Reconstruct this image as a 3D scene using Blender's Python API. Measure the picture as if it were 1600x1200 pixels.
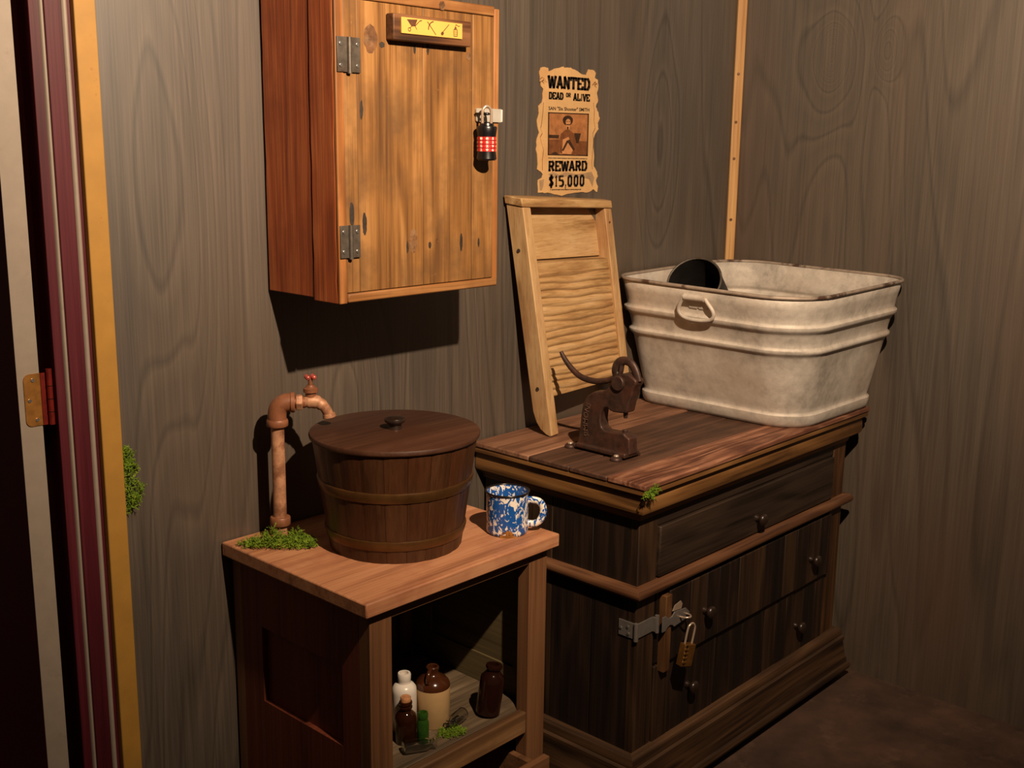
import bpy, bmesh, math, random
from mathutils import Vector, Matrix
random.seed(7)
R = math.radians
scene = bpy.context.scene
for o in list(bpy.data.objects): bpy.data.objects.remove(o, do_unlink=True)
COL = scene.collection

# ------------------------------------------------------------------ camera
FOC = 1759.5                                   # focal length in pixels of the 1600x1200 frame
YAW, PITCH, ROLL = R(42.7155), R(12.0757), R(0.7368)
CAM = Vector((0.0, -1.75, 1.435))
_f = Vector((math.cos(YAW)*math.cos(PITCH), math.sin(YAW)*math.cos(PITCH), -math.sin(PITCH)))
_r = Vector((math.sin(YAW), -math.cos(YAW), 0)); _u = _r.cross(_f)
_r2 = math.cos(ROLL)*_r + math.sin(ROLL)*_u; _u2 = -math.sin(ROLL)*_r + math.cos(ROLL)*_u
cam_d = bpy.data.cameras.new('camera'); cam = bpy.data.objects.new('camera', cam_d); COL.objects.link(cam)
cam_d.sensor_width = 36; cam_d.lens = 36*FOC/1600; cam_d.clip_start = 0.02
cam.matrix_world = Matrix(((_r2.x, _u2.x, -_f.x, CAM.x), (_r2.y, _u2.y, -_f.y, CAM.y), (_r2.z, _u2.z, -_f.z, CAM.z), (0, 0, 0, 1)))
scene.camera = cam
def hit(px, py, ax, val):                      # pixel ray meets the plane axis=val
    d = _r2*((px-800)/FOC) - _u2*((py-600)/FOC) + _f
    t = (val-CAM[ax])/d[ax]
    return CAM + d*t

# ------------------------------------------------------------------ world, light, exposure
w = bpy.data.worlds.new('world'); scene.world = w; w.use_nodes = True
w.node_tree.nodes['Background'].inputs[0].default_value = (1.0, 0.72, 0.50, 1)
w.node_tree.nodes['Background'].inputs[1].default_value = 0.028
sd = bpy.data.lights.new('ceiling_spot_offscreen', 'SPOT'); so = bpy.data.objects.new('ceiling_spot_offscreen', sd); COL.objects.link(so)
so.location = (0.98, -1.50, 2.12)
sd.energy = 265; sd.color = (1.0, 0.76, 0.53); sd.shadow_soft_size = 0.018
sd.spot_size = R(146); sd.spot_blend = 0.78
so.rotation_euler = (Vector((2.00, 0, 2.05))-so.location).to_track_quat('-Z', 'Y').to_euler()
vs = scene.view_settings
vs.view_transform = 'Standard'; vs.look = 'None'; vs.exposure = 0.0; vs.gamma = 1.0; vs.use_curve_mapping = False

# ------------------------------------------------------------------ materials
def S(r, g, b):
    f = lambda c: (c/255/12.92) if c/255 <= 0.04045 else ((c/255+0.055)/1.055)**2.4
    return (f(r), f(g), f(b), 1)
class NT:
    def __init__(s, name):
        s.m = bpy.data.materials.new(name); s.m.use_nodes = True
        s.t = s.m.node_tree; s.b = s.t.nodes['Principled BSDF']
    def n(s, ty, **k):
        x = s.t.nodes.new(ty)
        for a, v in k.items(): setattr(x, a, v)
        return x
    def put(s, sock, v):
        if isinstance(v, bpy.types.NodeSocket): s.t.links.new(v, sock)
        elif v is not None: sock.default_value = v
    def coord(s, scale=(1, 1, 1), loc=(0, 0, 0), rot=(0, 0, 0), rand=0.0):
        c = s.n('ShaderNodeTexCoord').outputs['Object']
        m = s.n('ShaderNodeMapping'); m.inputs['Scale'].default_value = scale
        m.inputs['Location'].default_value = loc; m.inputs['Rotation'].default_value = rot
        if rand:
            oi = s.n('ShaderNodeObjectInfo').outputs['Random']
            mm = s.math('MULTIPLY', oi, rand)
            v = s.n('ShaderNodeVectorMath', operation='ADD'); s.put(v.inputs[0], c); s.put(v.inputs[1], mm); c = v.outputs[0]
        s.put(m.inputs['Vector'], c); return m.outputs[0]
    def noise(s, vec, scale, detail=2, rough=.5, dist=0.0, out='Fac'):
        x = s.n('ShaderNodeTexNoise'); s.put(x.inputs['Vector'], vec); x.inputs['Scale'].default_value = scale
        x.inputs['Detail'].default_value = detail; x.inputs['Roughness'].default_value = rough; x.inputs['Distortion'].default_value = dist
        return x.outputs[out]
    def math(s, op, a, b=None, c=None, clamp=False):
        x = s.n('ShaderNodeMath', operation=op); x.use_clamp = clamp
        s.put(x.inputs[0], a); s.put(x.inputs[1], b); s.put(x.inputs[2], c); return x.outputs[0]
    def ramp(s, fac, stops):
        x = s.n('ShaderNodeValToRGB'); s.put(x.inputs[0], fac); e = x.color_ramp.elements
        while len(e) < len(stops): e.new(0.5)
        for el, (p, c) in zip(e, stops):
            el.position = p; el.color = c if isinstance(c, tuple) else (c, c, c, 1)
        return x.outputs[0]
    def mix(s, fac, a, b, mode='MIX'):
        x = s.n('ShaderNodeMix', data_type='RGBA', blend_type=mode)
        s.put(x.inputs[0], fac); s.put(x.inputs[6], a); s.put(x.inputs[7], b); return x.outputs[2]
    def done(s, col, rough=.6, metal=0.0, bump=None, bstr=.2, bdist=.002, spec=.5, **kw):
        b = s.b; s.put(b.inputs['Base Color'], col); s.put(b.inputs['Roughness'], rough); s.put(b.inputs['Metallic'], metal)
        b.inputs['Specular IOR Level'].default_value = spec
        for k, v in kw.items(): s.put(b.inputs[k], v)
        if bump is not None:
            x = s.n('ShaderNodeBump'); x.inputs['Strength'].default_value = bstr; x.inputs['Distance'].default_value = bdist
            s.put(x.inputs['Height'], bump); s.put(b.inputs['Normal'], x.outputs[0])
        return s.m
AX = {'x': (0, 1, 2), 'y': (1, 0, 2), 'z': (2, 0, 1)}
def sc(axis, along, cross):
    v = [cross]*3; v['xyz'.index(axis)] = along; return tuple(v)
def wood(name, dark, mid, light, axis='z', fig=7.0, stretch=.13, rings=6.0, ringamt=.45, fine=140.0, rough=.62, bump=.25, bdist=.0012,
         blotch=None, blotchamt=.0, pores=.35, scratch=.0, spec=.35, loc=(0, 0, 0), rand=3.0):
    s = NT(name)
    c1 = s.coord(sc(axis, stretch, 1), loc=loc, rand=rand); c2 = s.coord(sc(axis, .025, 1), loc=loc, rand=rand); c3 = s.coord((1, 1, 1), loc=loc, rand=rand)
    n1 = s.noise(c1, fig, 2.0, .45, .25)
    rg = s.math('SINE', s.math('MULTIPLY', n1, rings*6.283)); rg = s.math('MULTIPLY_ADD', rg, .5, .5); rg = s.math('POWER', rg, 1.6)
    fn = s.noise(c2, fine, 3, .6); fn2 = s.noise(c2, fine*.22, 2, .5)
    f = s.math('ADD', s.math('MULTIPLY', rg, ringamt*.6), s.math('MULTIPLY', fn, .55))
    f = s.math('ADD', f, s.math('MULTIPLY', fn2, .45)); f = s.math('SUBTRACT', f, ringamt*.22)
    col = s.ramp(f, [(.28, dark), (.5, mid), (.74, light)])
    if pores:
        po = s.noise(c2, fine*1.7, 1, .4); po = s.ramp(po, [(.60, 0.0), (.70, 1.0)])
        col = s.mix(s.math('MULTIPLY', po, pores), col, dark)
    if blotch is not None:
        bl = s.noise(c3, 9, 4, .6); bl = s.ramp(bl, [(.45, 0.0), (.68, 1.0)])
        col = s.mix(s.math('MULTIPLY', bl, blotchamt), col, blotch)
    if scratch:
        k = s.noise(s.coord((1, 1, 1), rand=rand), 60, 6, .75); k = s.ramp(k, [(.66, 0.0), (.70, 1.0)])
        col = s.mix(s.math('MULTIPLY', k, scratch), col, light)
    return s.done(col, rough, bump=f, bstr=bump, bdist=bdist, spec=spec)
def plain(name, col, rough=.5, metal=0.0, var=.25, vscale=30, bstr=.1, spec=.5, dirt=None, dirtamt=.5, dirtlo=.5, dirthi=.65, dscale=25, **kw):
    s = NT(name); c = s.coord(rand=2.0)
    n = s.noise(c, vscale, 4, .6)
    lo = tuple(x*(1-var) for x in col[:3])+(1,); hi = tuple(min(1, x*(1+var)) for x in col[:3])+(1,)
    cc = s.ramp(n, [(.3, lo), (.7, hi)])
    if dirt is not None:
        d = s.ramp(s.noise(c, dscale, 5, .7), [(dirtlo, 0.0), (dirthi, 1.0)])
        cc = s.mix(s.math('MULTIPLY', d, dirtamt), cc, dirt)
    return s.done(cc, rough, metal, bump=n, bstr=bstr, bdist=.001, spec=spec, **kw)

M = {}
def plywood(name, a, b, c, bumps, seed, tintcol):
    # grey stained rotary-cut plywood: contour figure of a vertically stretched noise, knots push the contours round
    s = NT(name)
    raw = s.n('ShaderNodeTexCoord').outputs['Object']
    cc = s.coord((1, 1, .11), loc=seed); cf = s.coord((1, 1, .016), loc=seed); c0 = s.coord((1, 1, .5), loc=seed)
    n1 = s.noise(cc, 3.0, 2.0, .4, .45)
    for (pos, sx, sz, h) in bumps:
        v = s.n('ShaderNodeVectorMath', operation='SUBTRACT'); s.put(v.inputs[0], raw); v.inputs[1].default_value = pos
        v2 = s.n('ShaderNodeVectorMath', operation='MULTIPLY'); s.put(v2.inputs[0], v.outputs[0]); v2.inputs[1].default_value = (1/sx, 1/sx, 1/sz)
        L = s.n('ShaderNodeVectorMath', operation='LENGTH'); s.put(L.inputs[0], v2.outputs[0])
        e = s.math('POWER', 2.718, s.math('MULTIPLY', s.math('MULTIPLY', L.outputs['Value'], L.outputs['Value']), -1.0))
        n1 = s.math('ADD', n1, s.math('MULTIPLY', e, h))
    wv = s.math('FRACT', s.math('MULTIPLY', n1, 13.0))
    line = s.ramp(wv, [(0.0, .15), (.12, .80), (.55, .62), (.88, 1.0), (1.0, .15)])
    fg = s.noise(cf, 230, 4, .65); fg2 = s.noise(cf, 30, 3, .55); big = s.noise(c0, 2.3, 3, .55)
    f = s.math('ADD', s.math('MULTIPLY', line, .17), s.math('MULTIPLY', fg, .46))
    f = s.math('ADD', f, s.math('MULTIPLY', fg2, .24)); f = s.math('ADD', f, s.math('MULTIPLY', big, .34))
    col = s.ramp(f, [(.42, a), (.60, b), (.82, c)])
    tint = s.noise(s.coord((1, 1, .25), loc=(seed[0]+5, seed[1], seed[2])), 3.0, 2, .5)
    col = s.mix(s.ramp(tint, [(.42, 0.0), (.72, .6)]), col, tintcol)
    return s.done(col, .5, bump=f, bstr=.14, bdist=.0010, spec=1.0)
def _w(px, py, ax, v): return tuple(hit(px, py, ax, v))
M['wall_l'] = plywood('grey_plywood', S(44, 39, 34), S(70, 61, 53), S(98, 86, 74), [(_w(270, 330, 1, 0), .10, .42, .22), (_w(1030, 230, 1, 0), .08, .25, .2), (_w(560, 640, 1, 0), .07, .2, -.2)], (1.3, 0, .2), S(82, 65, 50))
M['wall_r'] = plywood('brown_grey_plywood', S(44, 38, 32), S(70, 60, 50), S(94, 81, 68), [(_w(1300, 85, 0, 2.806), .035, .055, .42), (_w(1300, 105, 0, 2.806), .09, .20, .30), (_w(1385, 80, 0, 2.806), .03, .07, .25)], (4.1, 2.2, 1.7), S(86, 62, 47))
M['floor'] = plain('dirt_floor', S(72, 50, 38), .9, var=.45, vscale=8, bstr=.3, dirt=S(110, 84, 66), dirtamt=.35, dirtlo=.56, dirthi=.7, dscale=14)
M['next_room'] = plain('next_room_paint', S(84, 78, 72), .9, var=.1, spec=.2)
M['yellow'] = plain('ochre_paint', S(156, 114, 46), .55, var=.10, vscale=16, bstr=.12, dirt=S(120, 76, 20), dirtamt=.7, dirtlo=.68, dirthi=.74, dscale=45)
M['maroon'] = wood('maroon_paint', S(50, 12, 18), S(72, 17, 27), S(92, 36, 42), 'z', rings=2, ringamt=.2, rough=.5, bump=.3, pores=.1, scratch=.15)
M['maroon_dark'] = plain('maroon_door_face', S(112, 20, 36), .5, var=.2, vscale=12)
M['greige'] = plain('worn_grey_white_paint', S(138, 125, 112), .55, var=.06, vscale=40, dirt=S(110, 92, 80), dirtamt=.3, dirtlo=.62, dirthi=.72)
M['hinge_brass'] = plain('dull_brass', S(176, 122, 60), .42, metal=.7, var=.3, vscale=60)
M['hinge_red'] = plain('red_toned_brass', S(110, 28, 20), .4, metal=.3, var=.3, vscale=60)  # dark red tone for the hinge knuckle and the second leaf
M['pine_strip'] = wood('pine_strip', S(150, 104, 58), S(190, 146, 92), S(214, 178, 126), 'z', rings=3, ringamt=.25, rough=.6)
# cabinet
M['cab_side'] = wood('red_brown_board', S(112, 52, 25), S(160, 80, 40), S(182, 106, 60), 'z', fig=11, rings=6, ringamt=.22, fine=180, rough=.5, bump=.5, bdist=.002, blotch=S(120, 54, 26), blotchamt=.5)
M['cab_door'] = wood('honey_pine_board', S(84, 54, 28), S(130, 90, 48), S(156, 114, 68), 'z', fig=10, rings=7, ringamt=.30, fine=190, rough=.5, bump=.4, blotch=S(90, 64, 40), blotchamt=.75, scratch=.35)
M['cab_edge'] = wood('honey_pine_edge', S(88, 54, 28), S(132, 88, 48), S(156, 112, 68), 'x', fig=10, rings=6, ringamt=.35, rough=.5, blotch=S(98, 58, 30), blotchamt=.5)
M['cab_edge_v'] = wood('honey_pine_upright', S(98, 60, 30), S(144, 92, 48), S(164, 114, 68), 'z', fig=10, rings=6, ringamt=.3, rough=.5, blotch=S(98, 58, 30), blotchamt=.4)
M['knot'] = plain('knot_wood', S(96, 62, 34), .6, var=.5, vscale=70, bstr=.5, dirt=S(150, 118, 84), dirtamt=.5)
M['knot_dark'] = plain('iron_stain', S(44, 36, 30), .6, var=.4, vscale=90)
M['iron'] = plain('dull_iron', S(92, 84, 76), .5, metal=.6, var=.3, vscale=70, dirt=S(70, 46, 32), dirtamt=.6)
M['screw'] = plain('screw_steel', S(190, 186, 180), .3, metal=.9, var=.2, vscale=200)
M['sign_wood'] = wood('sign_walnut', S(46, 26, 14), S(84, 52, 30), S(116, 78, 48), 'x', fig=14, rough=.55)
M['sign_yellow'] = plain('sign_yellow', S(205, 160, 78), .5, var=.05, vscale=20)
M['ink_brown'] = plain('brown_ink', S(84, 48, 24), .6, var=.3, vscale=150)
M['zinc'] = plain('zinc_plate', S(196, 190, 180), .45, metal=.4, var=.08, vscale=50)
M['chrome'] = plain('shackle_steel', S(200, 176, 154), .22, metal=.6, var=.05)
M['lock_black'] = plain('lock_black', S(16, 14, 16), .3, var=.2)
M['lock_red'] = plain('lock_red', S(190, 34, 30), .4, var=.15, vscale=90)
M['white_print'] = plain('white_print', S(232, 220, 205), .5, var=.05)
# paper
M['paper'] = plain('old_paper', S(190, 152, 104), .8, var=.12, vscale=18, spec=.2, dirt=S(168, 120, 72), dirtamt=.5, dirtlo=.5, dirthi=.75, dscale=12)
M['ink'] = plain('black_ink', S(34, 26, 20), .8, var=.5, vscale=160, spec=.2)
M['photo_bg'] = plain('sepia_ground', S(150, 98, 58), .8, var=.3, vscale=50, spec=.2)
M['photo_mid'] = plain('sepia_mid', S(104, 62, 34), .8, var=.3, vscale=70, spec=.2)
M['photo_dark'] = plain('sepia_dark', S(52, 34, 22), .8, var=.3, vscale=70, spec=.2)
M['photo_light'] = plain('sepia_light', S(176, 122, 78), .8, var=.2, vscale=70, spec=.2)
M['paper_torn'] = plain('torn_paper_stain', S(150, 122, 92), .85, var=.2, vscale=60, spec=.2)
# washboard, tub, press
M['wb'] = wood('washboard_pine', S(136, 102, 64), S(178, 142, 98), S(196, 162, 118), 'z', fig=9, rings=5, ringamt=.3, rough=.6, blotch=S(150, 96, 60), blotchamt=.35, fine=170)
M['wb_x'] = wood('washboard_rail_pine', S(132, 96, 58), S(176, 140, 94), S(196, 162, 118), 'x', fig=9, rings=5, ringamt=.3, rough=.6, blotch=S(168, 122, 78), blotchamt=.35, fine=170)
M['zinc_tub'] = None
s = NT('galvanised_zinc'); c = s.coord(rand=1.0)
v = s.n('ShaderNodeTexVoronoi'); s.put(v.inputs['Vector'], s.coord((1, 1, 1))); v.inputs['Scale'].default_value = 46; v.inputs['Randomness'].default_value = 1
sp = s.noise(c, 7, 5, .65); sp2 = s.noise(c, 40, 4, .7)
f = s.math('ADD', s.math('MULTIPLY', sp, .6), s.math('MULTIPLY', sp2, .4))
col = s.ramp(f, [(.32, S(150, 142, 133)), (.5, S(198, 188, 176)), (.68, S(224, 214, 202))])
col = s.mix(.18, col, s.ramp(v.outputs['Color'], [(0, S(130, 122, 116)), (1, S(196, 188, 178))]))
col = s.mix(s.ramp(s.noise(c, 5, 3, .6), [(.5, 0.0), (.8, .5)]), col, S(170, 146, 126))
M['zinc_tub'] = s.done(col, s.ramp(sp2, [(.3, .5), (.7, .68)]), .12, bump=sp2, bstr=.08, bdist=.001, spec=.4)
M['rim_rust'] = plain('tub_rim_zinc', S(150, 134, 120), .5, metal=.15, var=.2, vscale=40, dirt=S(64, 38, 28), dirtamt=.9, dirtlo=.52, dirthi=.60, dscale=7)
M['black_tin'] = plain('black_tin', S(34, 30, 28), .6, metal=.3, var=.3)
M['cast'] = plain('rusty_cast_iron', S(64, 44, 36), .5, metal=.35, var=.45, vscale=60, bstr=.5, dirt=S(92, 54, 38), dirtamt=.5, dirtlo=.48, dirthi=.62)
M['cast_worn'] = plain('worn_cast_iron', S(112, 86, 70), .45, metal=.35, var=.3, vscale=90)
# chest
M['chest_top_a'] = wood('chest_top_tan', S(76, 50, 36), S(124, 86, 64), S(148, 108, 84), 'x', fig=12, rings=5, ringamt=.3, rough=.6, blotch=S(70, 44, 32), blotchamt=.4)
M['chest_top_b'] = wood('chest_top_umber', S(46, 30, 22), S(72, 48, 36), S(92, 64, 50), 'x', fig=12, rings=5, ringamt=.3, rough=.6, blotch=S(104, 72, 54), blotchamt=.3)
M['chest_top_c'] = wood('chest_top_red', S(74, 44, 31), S(130, 85, 63), S(168, 122, 95), 'x', fig=20, rings=6, ringamt=.4, rough=.6, blotch=S(72, 36, 24), blotchamt=.6, scratch=.3)
M['chest_gold_x'] = wood('chest_moulding_gold', S(58, 37, 18), S(112, 76, 40), S(138, 98, 56), 'x', fig=12, rings=5, ringamt=.35, rough=.5, blotch=S(62, 36, 18), blotchamt=.5)
M['chest_gold_y'] = wood('chest_moulding_side', S(58, 37, 18), S(112, 76, 40), S(138, 98, 56), 'y', fig=12, rings=5, ringamt=.35, rough=.5)
M['chest_waist_x'] = wood('chest_waist', S(48, 28, 16), S(88, 56, 36), S(112, 76, 50), 'x', fig=12, rings=5, ringamt=.3, rough=.5)
M['chest_waist_y'] = wood('chest_waist_side', S(48, 28, 16), S(88, 56, 36), S(112, 76, 50), 'y', fig=12, rings=5, ringamt=.3, rough=.5)
M['chest_dark'] = wood('chest_dark_board', S(13, 8, 5), S(31, 20, 14), S(46, 31, 22), 'z', fig=12, rings=5, ringamt=.35, rough=.55)
M['chest_dark_x'] = wood('chest_dark_drawer', S(20, 14, 10), S(44, 33, 25), S(58, 44, 34), 'x', fig=12, rings=5, ringamt=.35, rough=.5)
M['chest_mid'] = wood('chest_mid_board', S(22, 14, 8), S(48, 32, 20), S(66, 46, 29), 'z', fig=12, rings=5, ringamt=.35, rough=.55)
M['chest_orange'] = wood('chest_orange_board', S(48, 29, 14), S(78, 50, 27), S(100, 68, 40), 'z', fig=12, rings=5, ringamt=.35, rough=.55)
M['chest_base_x'] = wood('chest_base', S(36, 23, 13), S(70, 48, 30), S(92, 66, 43), 'x', fig=12, rings=5, ringamt=.3, rough=.55)
M['chest_base_y'] = wood('chest_base_side', S(36, 23, 13), S(70, 48, 30), S(92, 66, 43), 'y', fig=12, rings=5, ringamt=.3, rough=.55)
M['knob'] = plain('turned_dark_wood', S(40, 28, 22), .3, var=.3, vscale=40)
M['hasp_steel'] = plain('grey_steel', S(112, 105, 100), .45, metal=.4, var=.1, vscale=60)
M['brass'] = plain('brass_lock', S(118, 80, 38), .35, metal=.6, var=.25, vscale=60)
# table
M['tab_top'] = wood('table_top_wood', S(130, 85, 60), S(176, 121, 86), S(194, 142, 106), 'x', fig=8, rings=4, ringamt=.2, rough=.55, blotch=S(128, 66, 44), blotchamt=.5)
M['tab_z'] = wood('table_stile_wood', S(78, 50, 30), S(116, 78, 50), S(134, 94, 62), 'z', fig=9, rings=3, ringamt=.15, rough=.6, pores=.2)
M['tab_x'] = wood('table_rail_wood', S(78, 50, 30), S(116, 78, 50), S(134, 94, 62), 'x', fig=9, rings=3, ringamt=.15, rough=.6, pores=.2)
M['tab_side'] = wood('table_side_red', S(66, 28, 16), S(104, 48, 30), S(122, 64, 42), 'z', fig=8, rings=2, ringamt=.12, rough=.6, pores=.1)
M['tab_in'] = wood('table_inner_panel', S(66, 54, 34), S(94, 80, 52), S(112, 96, 66), 'y', fig=8, rings=2, ringamt=.12, rough=.7, pores=.1)
M['shelf_old'] = wood('weathered_shelf', S(58, 46, 34), S(106, 88, 66), S(140, 122, 96), 'x', fig=10, rings=4, ringamt=.3, rough=.75, blotch=S(70, 56, 44), blotchamt=.6)
M['shelf_rail'] = wood('weathered_rail', S(78, 52, 30), S(124, 88, 54), S(158, 120, 80), 'x', fig=10, rings=4, ringamt=.3, rough=.65, blotch=S(84, 60, 42), blotchamt=.5)
# bucket, faucet, mug, bottles
M['stave'] = wood('bucket_stave', S(44, 25, 13), S(66, 40, 23), S(80, 51, 31), 'z', fig=9, rings=3, ringamt=.2, rough=.40, blotch=S(66, 30, 14), blotchamt=.4)
M['lid'] = wood('bucket_lid_wood', S(44, 25, 16), S(66, 40, 27), S(80, 51, 36), 'x', fig=6, rings=4, ringamt=.25, rough=.5, blotch=S(60, 30, 16), blotchamt=.6)
M['hoop'] = plain('brass_brown_hoop', S(92, 62, 32), .36, metal=.55, var=.25, vscale=25)
M['pipe'] = plain('rusty_pipe', S(178, 130, 98), .5, metal=.15, var=.3, vscale=35, dirt=S(104, 58, 34), dirtamt=.7, dirtlo=.45, dirthi=.62, dscale=30)
M['fitting'] = plain('rusty_fitting', S(134, 84, 56), .5, metal=.15, var=.35, vscale=50, dirt=S(84, 46, 28), dirtamt=.6)
M['tap_red'] = plain('tap_handle_red', S(200, 96, 86), .2, metal=.5, var=.3)
s = NT('blue_white_enamel'); c = s.coord((1, 1, .62))
d = s.noise(c, 34, 3, .6, 1.6); wv = s.noise(c, 78, 2, .5, 2.8)
f = s.math('ADD', s.math('MULTIPLY', d, .45), s.math('MULTIPLY', wv, .55))
k = s.ramp(f, [(.505, 0.0), (.53, 1.0)])
col = s.mix(k, S(30, 84, 158), S(238, 228, 214))
z = s.n('ShaderNodeSeparateXYZ'); s.put(z.inputs[0], s.n('ShaderNodeTexCoord').outputs['Object'])
M['enamel'] = s.done(col, .18, spec=.5)
M['enamel_black'] = plain('black_rim_enamel', S(20, 18, 20), .25, var=.2)
M['chip'] = plain('chipped_rust', S(150, 96, 34), .6, var=.5, vscale=120)
M['stone_white'] = plain('white_stoneware', S(222, 212, 200), .28, var=.04, vscale=30)
M['stone_cream'] = plain('cream_stoneware', S(196, 160, 112), .35, var=.05, vscale=50)
M['stone_brown'] = plain('brown_glaze', S(66, 34, 17), .16, var=.25, vscale=20)
def glass(name, col, rough=.04, trans=1.0):
    return plain(name, col, rough, var=.02, bstr=0, **{'Transmission Weight': trans, 'IOR': 1.48})
M['amber'] = glass('amber_glass', S(86, 44, 20), .06, .75)
M['brownglass'] = glass('dark_brown_glass', S(46, 22, 16), .1, .4)
M['green'] = glass('green_glass', S(92, 150, 60), .06, .8)
M['clear'] = glass('clear_glass', S(236, 236, 232), .03)
M['cork'] = plain('cork', S(186, 128, 84), .8, var=.3, vscale=120)
s = NT('moss_green'); nn = s.noise(s.coord(rand=2), 90, 3, .6)
M['moss'] = s.done(s.ramp(nn, [(.3, S(66, 92, 20)), (.55, S(112, 138, 36)), (.75, S(160, 176, 62))]), .8, spec=.2)

# ------------------------------------------------------------------ geometry helpers
class MB:
    def __init__(s): s.v = []; s.f = []
    def add(s, vs_, fs_):
        b = len(s.v); s.v += [Vector(p) for p in vs_]; s.f += [tuple(i+b for i in q) for q in fs_]; return s
    def box(s, x0, x1, y0, y1, z0, z1):
        if x0 > x1: x0, x1 = x1, x0
        if y0 > y1: y0, y1 = y1, y0
        if z0 > z1: z0, z1 = z1, z0
        return s.add([(x0, y0, z0), (x1, y0, z0), (x1, y1, z0), (x0, y1, z0), (x0, y0, z1), (x1, y0, z1), (x1, y1, z1), (x0, y1, z1)],
                     [(0, 3, 2, 1), (4, 5, 6, 7), (0, 1, 5, 4), (1, 2, 6, 5), (2, 3, 7, 6), (3, 0, 4, 7)])
    def prism(s, poly, h, fn):                  # poly of 2D points, extruded 0..h, fn(u, v, w) -> 3D
        n = len(poly)
        vs_ = [fn(u, v, 0) for u, v in poly]+[fn(u, v, h) for u, v in poly]
        return s.add(vs_, [tuple(range(n)), tuple(range(2*n-1, n-1, -1))]+[(i, i+n, (i+1) % n+n, (i+1) % n) for i in range(n)])
    def lathe(s, prof, n=32, c=(0, 0, 0), a0=0.0, a1=2*math.pi, close=False):
        c = Vector(c); full = abs(a1-a0-2*math.pi) < 1e-6; m = n if full else n+1
        base = len(s.v); k = len(prof)
        for i in range(m):
            a = a0+(a1-a0)*i/n
            for r_, z_ in prof: s.v.append(c+Vector((r_*math.cos(a), r_*math.sin(a), z_)))
        for i in range(n):
            j = (i+1) % m
            for q in range(k if close else k-1):
                q2 = (q+1) % k
                ids = [base+i*k+q, base+j*k+q, base+j*k+q2, base+i*k+q2]
                s.f.append(tuple(ids))
        if close and not full:
            s.f.append(tuple(base+q for q in range(k))[::-1]); s.f.append(tuple(base+n*k+q for q in range(k)))
        return s
    def tube(s, pts, rad, n=12, caps=True, closed=False, flat=1.0, up=None):
        pts = [Vector(p) for p in pts]; m = len(pts)
        rad = rad if isinstance(rad, (list, tuple)) else [rad]*m
        base = len(s.v); prev = None
        for i in range(m):
            if closed: t = pts[(i+1) % m]-pts[i-1]
            else: t = pts[min(i+1, m-1)]-pts[max(i-1, 0)]
            t.normalize()
            if prev is None:
                a = Vector(up) if up else (Vector((0, 0, 1)) if abs(t.z) < .9 else Vector((1, 0, 0)))
                nx = t.cross(a).normalized()
            else: nx = (prev-t*prev.dot(t)).normalized()
            prev = nx; ny = t.cross(nx)
            for j in range(n):
                a = 2*math.pi*j/n; s.v.append(pts[i]+nx*math.cos(a)*rad[i]+ny*math.sin(a)*rad[i]*flat)
        for i in range(m if closed else m-1):
            i2 = (i+1) % m
            for j in range(n):
                j2 = (j+1) % n; s.f.append((base+i*n+j, base+i*n+j2, base+i2*n+j2, base+i2*n+j))
        if caps and not closed:
            s.f.append(tuple(base+j for j in range(n))[::-1]); s.f.append(tuple(base+(m-1)*n+j for j in range(n)))
        return s
    def cyl(s, a, b, r, n=20, r2=None): return s.tube([a, b], [r, r if r2 is None else r2], n)
def catmull(P, k=6):
    P = [Vector(p) for p in P]; out = []
    for i in range(len(P)-1):
        a, b, c, d = P[max(i-1, 0)], P[i], P[i+1], P[min(i+2, len(P)-1)]
        for j in range(k):
            t = j/k; out.append(.5*((2*b)+(c-a)*t+(2*a-5*b+4*c-d)*t*t+(3*b-a-3*c+d)*t**3))
    out.append(P[-1]); return out
def origin_of(o):
    p = Vector((0, 0, 0))
    while o is not None: p += o.location; o = o.parent
    return p
def build(name, mb, mat, parent=None, bevel=0.0, smooth=40, world=True, loc=None, recalc=True, seg=2, kind=None, label=None):
    """one mesh object. world=True: the vertices are in room coordinates; the object's origin goes to its parent's origin (or loc)"""
    me = bpy.data.meshes.new(name)
    org = (origin_of(parent) if parent is not None else (Vector(loc) if loc else Vector((0, 0, 0)))) if world else Vector((0, 0, 0))
    me.from_pydata([tuple(p-org) for p in mb.v], [], mb.f)
    if recalc:
        bm = bmesh.new(); bm.from_mesh(me); bmesh.ops.recalc_face_normals(bm, faces=bm.faces); bm.to_mesh(me); bm.free()
    if smooth:
        for p in me.polygons: p.use_smooth = True
        me.set_sharp_from_angle(angle=R(smooth))
    me.materials.append(M[mat] if isinstance(mat, str) else mat)
    o = bpy.data.objects.new(name, me); COL.objects.link(o)
    if parent is not None: o.parent = parent
    elif loc: o.location = loc
    if bevel:
        b = o.modifiers.new('bevel', 'BEVEL'); b.width = bevel; b.segments = seg; b.limit_method = 'ANGLE'; b.angle_limit = R(35)
    if kind: o['kind'] = kind
    if label: o['label'] = label
    return o
def thing(name, label, cat, loc, group=None, rot=None):
    o = bpy.data.objects.new(name, None); COL.objects.link(o); o.location = loc; o.empty_display_size = .05
    if rot is not None: o.rotation_euler = rot
    o['label'] = label; o['category'] = cat
    if group: o['group'] = group
    return o
def tag(o, label, cat, group=None):
    o['label'] = label; o['category'] = cat
    if group: o['group'] = group
    return o
def B(*a): return MB().box(*a)
def jitter_poly(poly, amp, rng):
    return [(u+rng.uniform(-amp, amp), v+rng.uniform(-amp, amp)) for u, v in poly]

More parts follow.
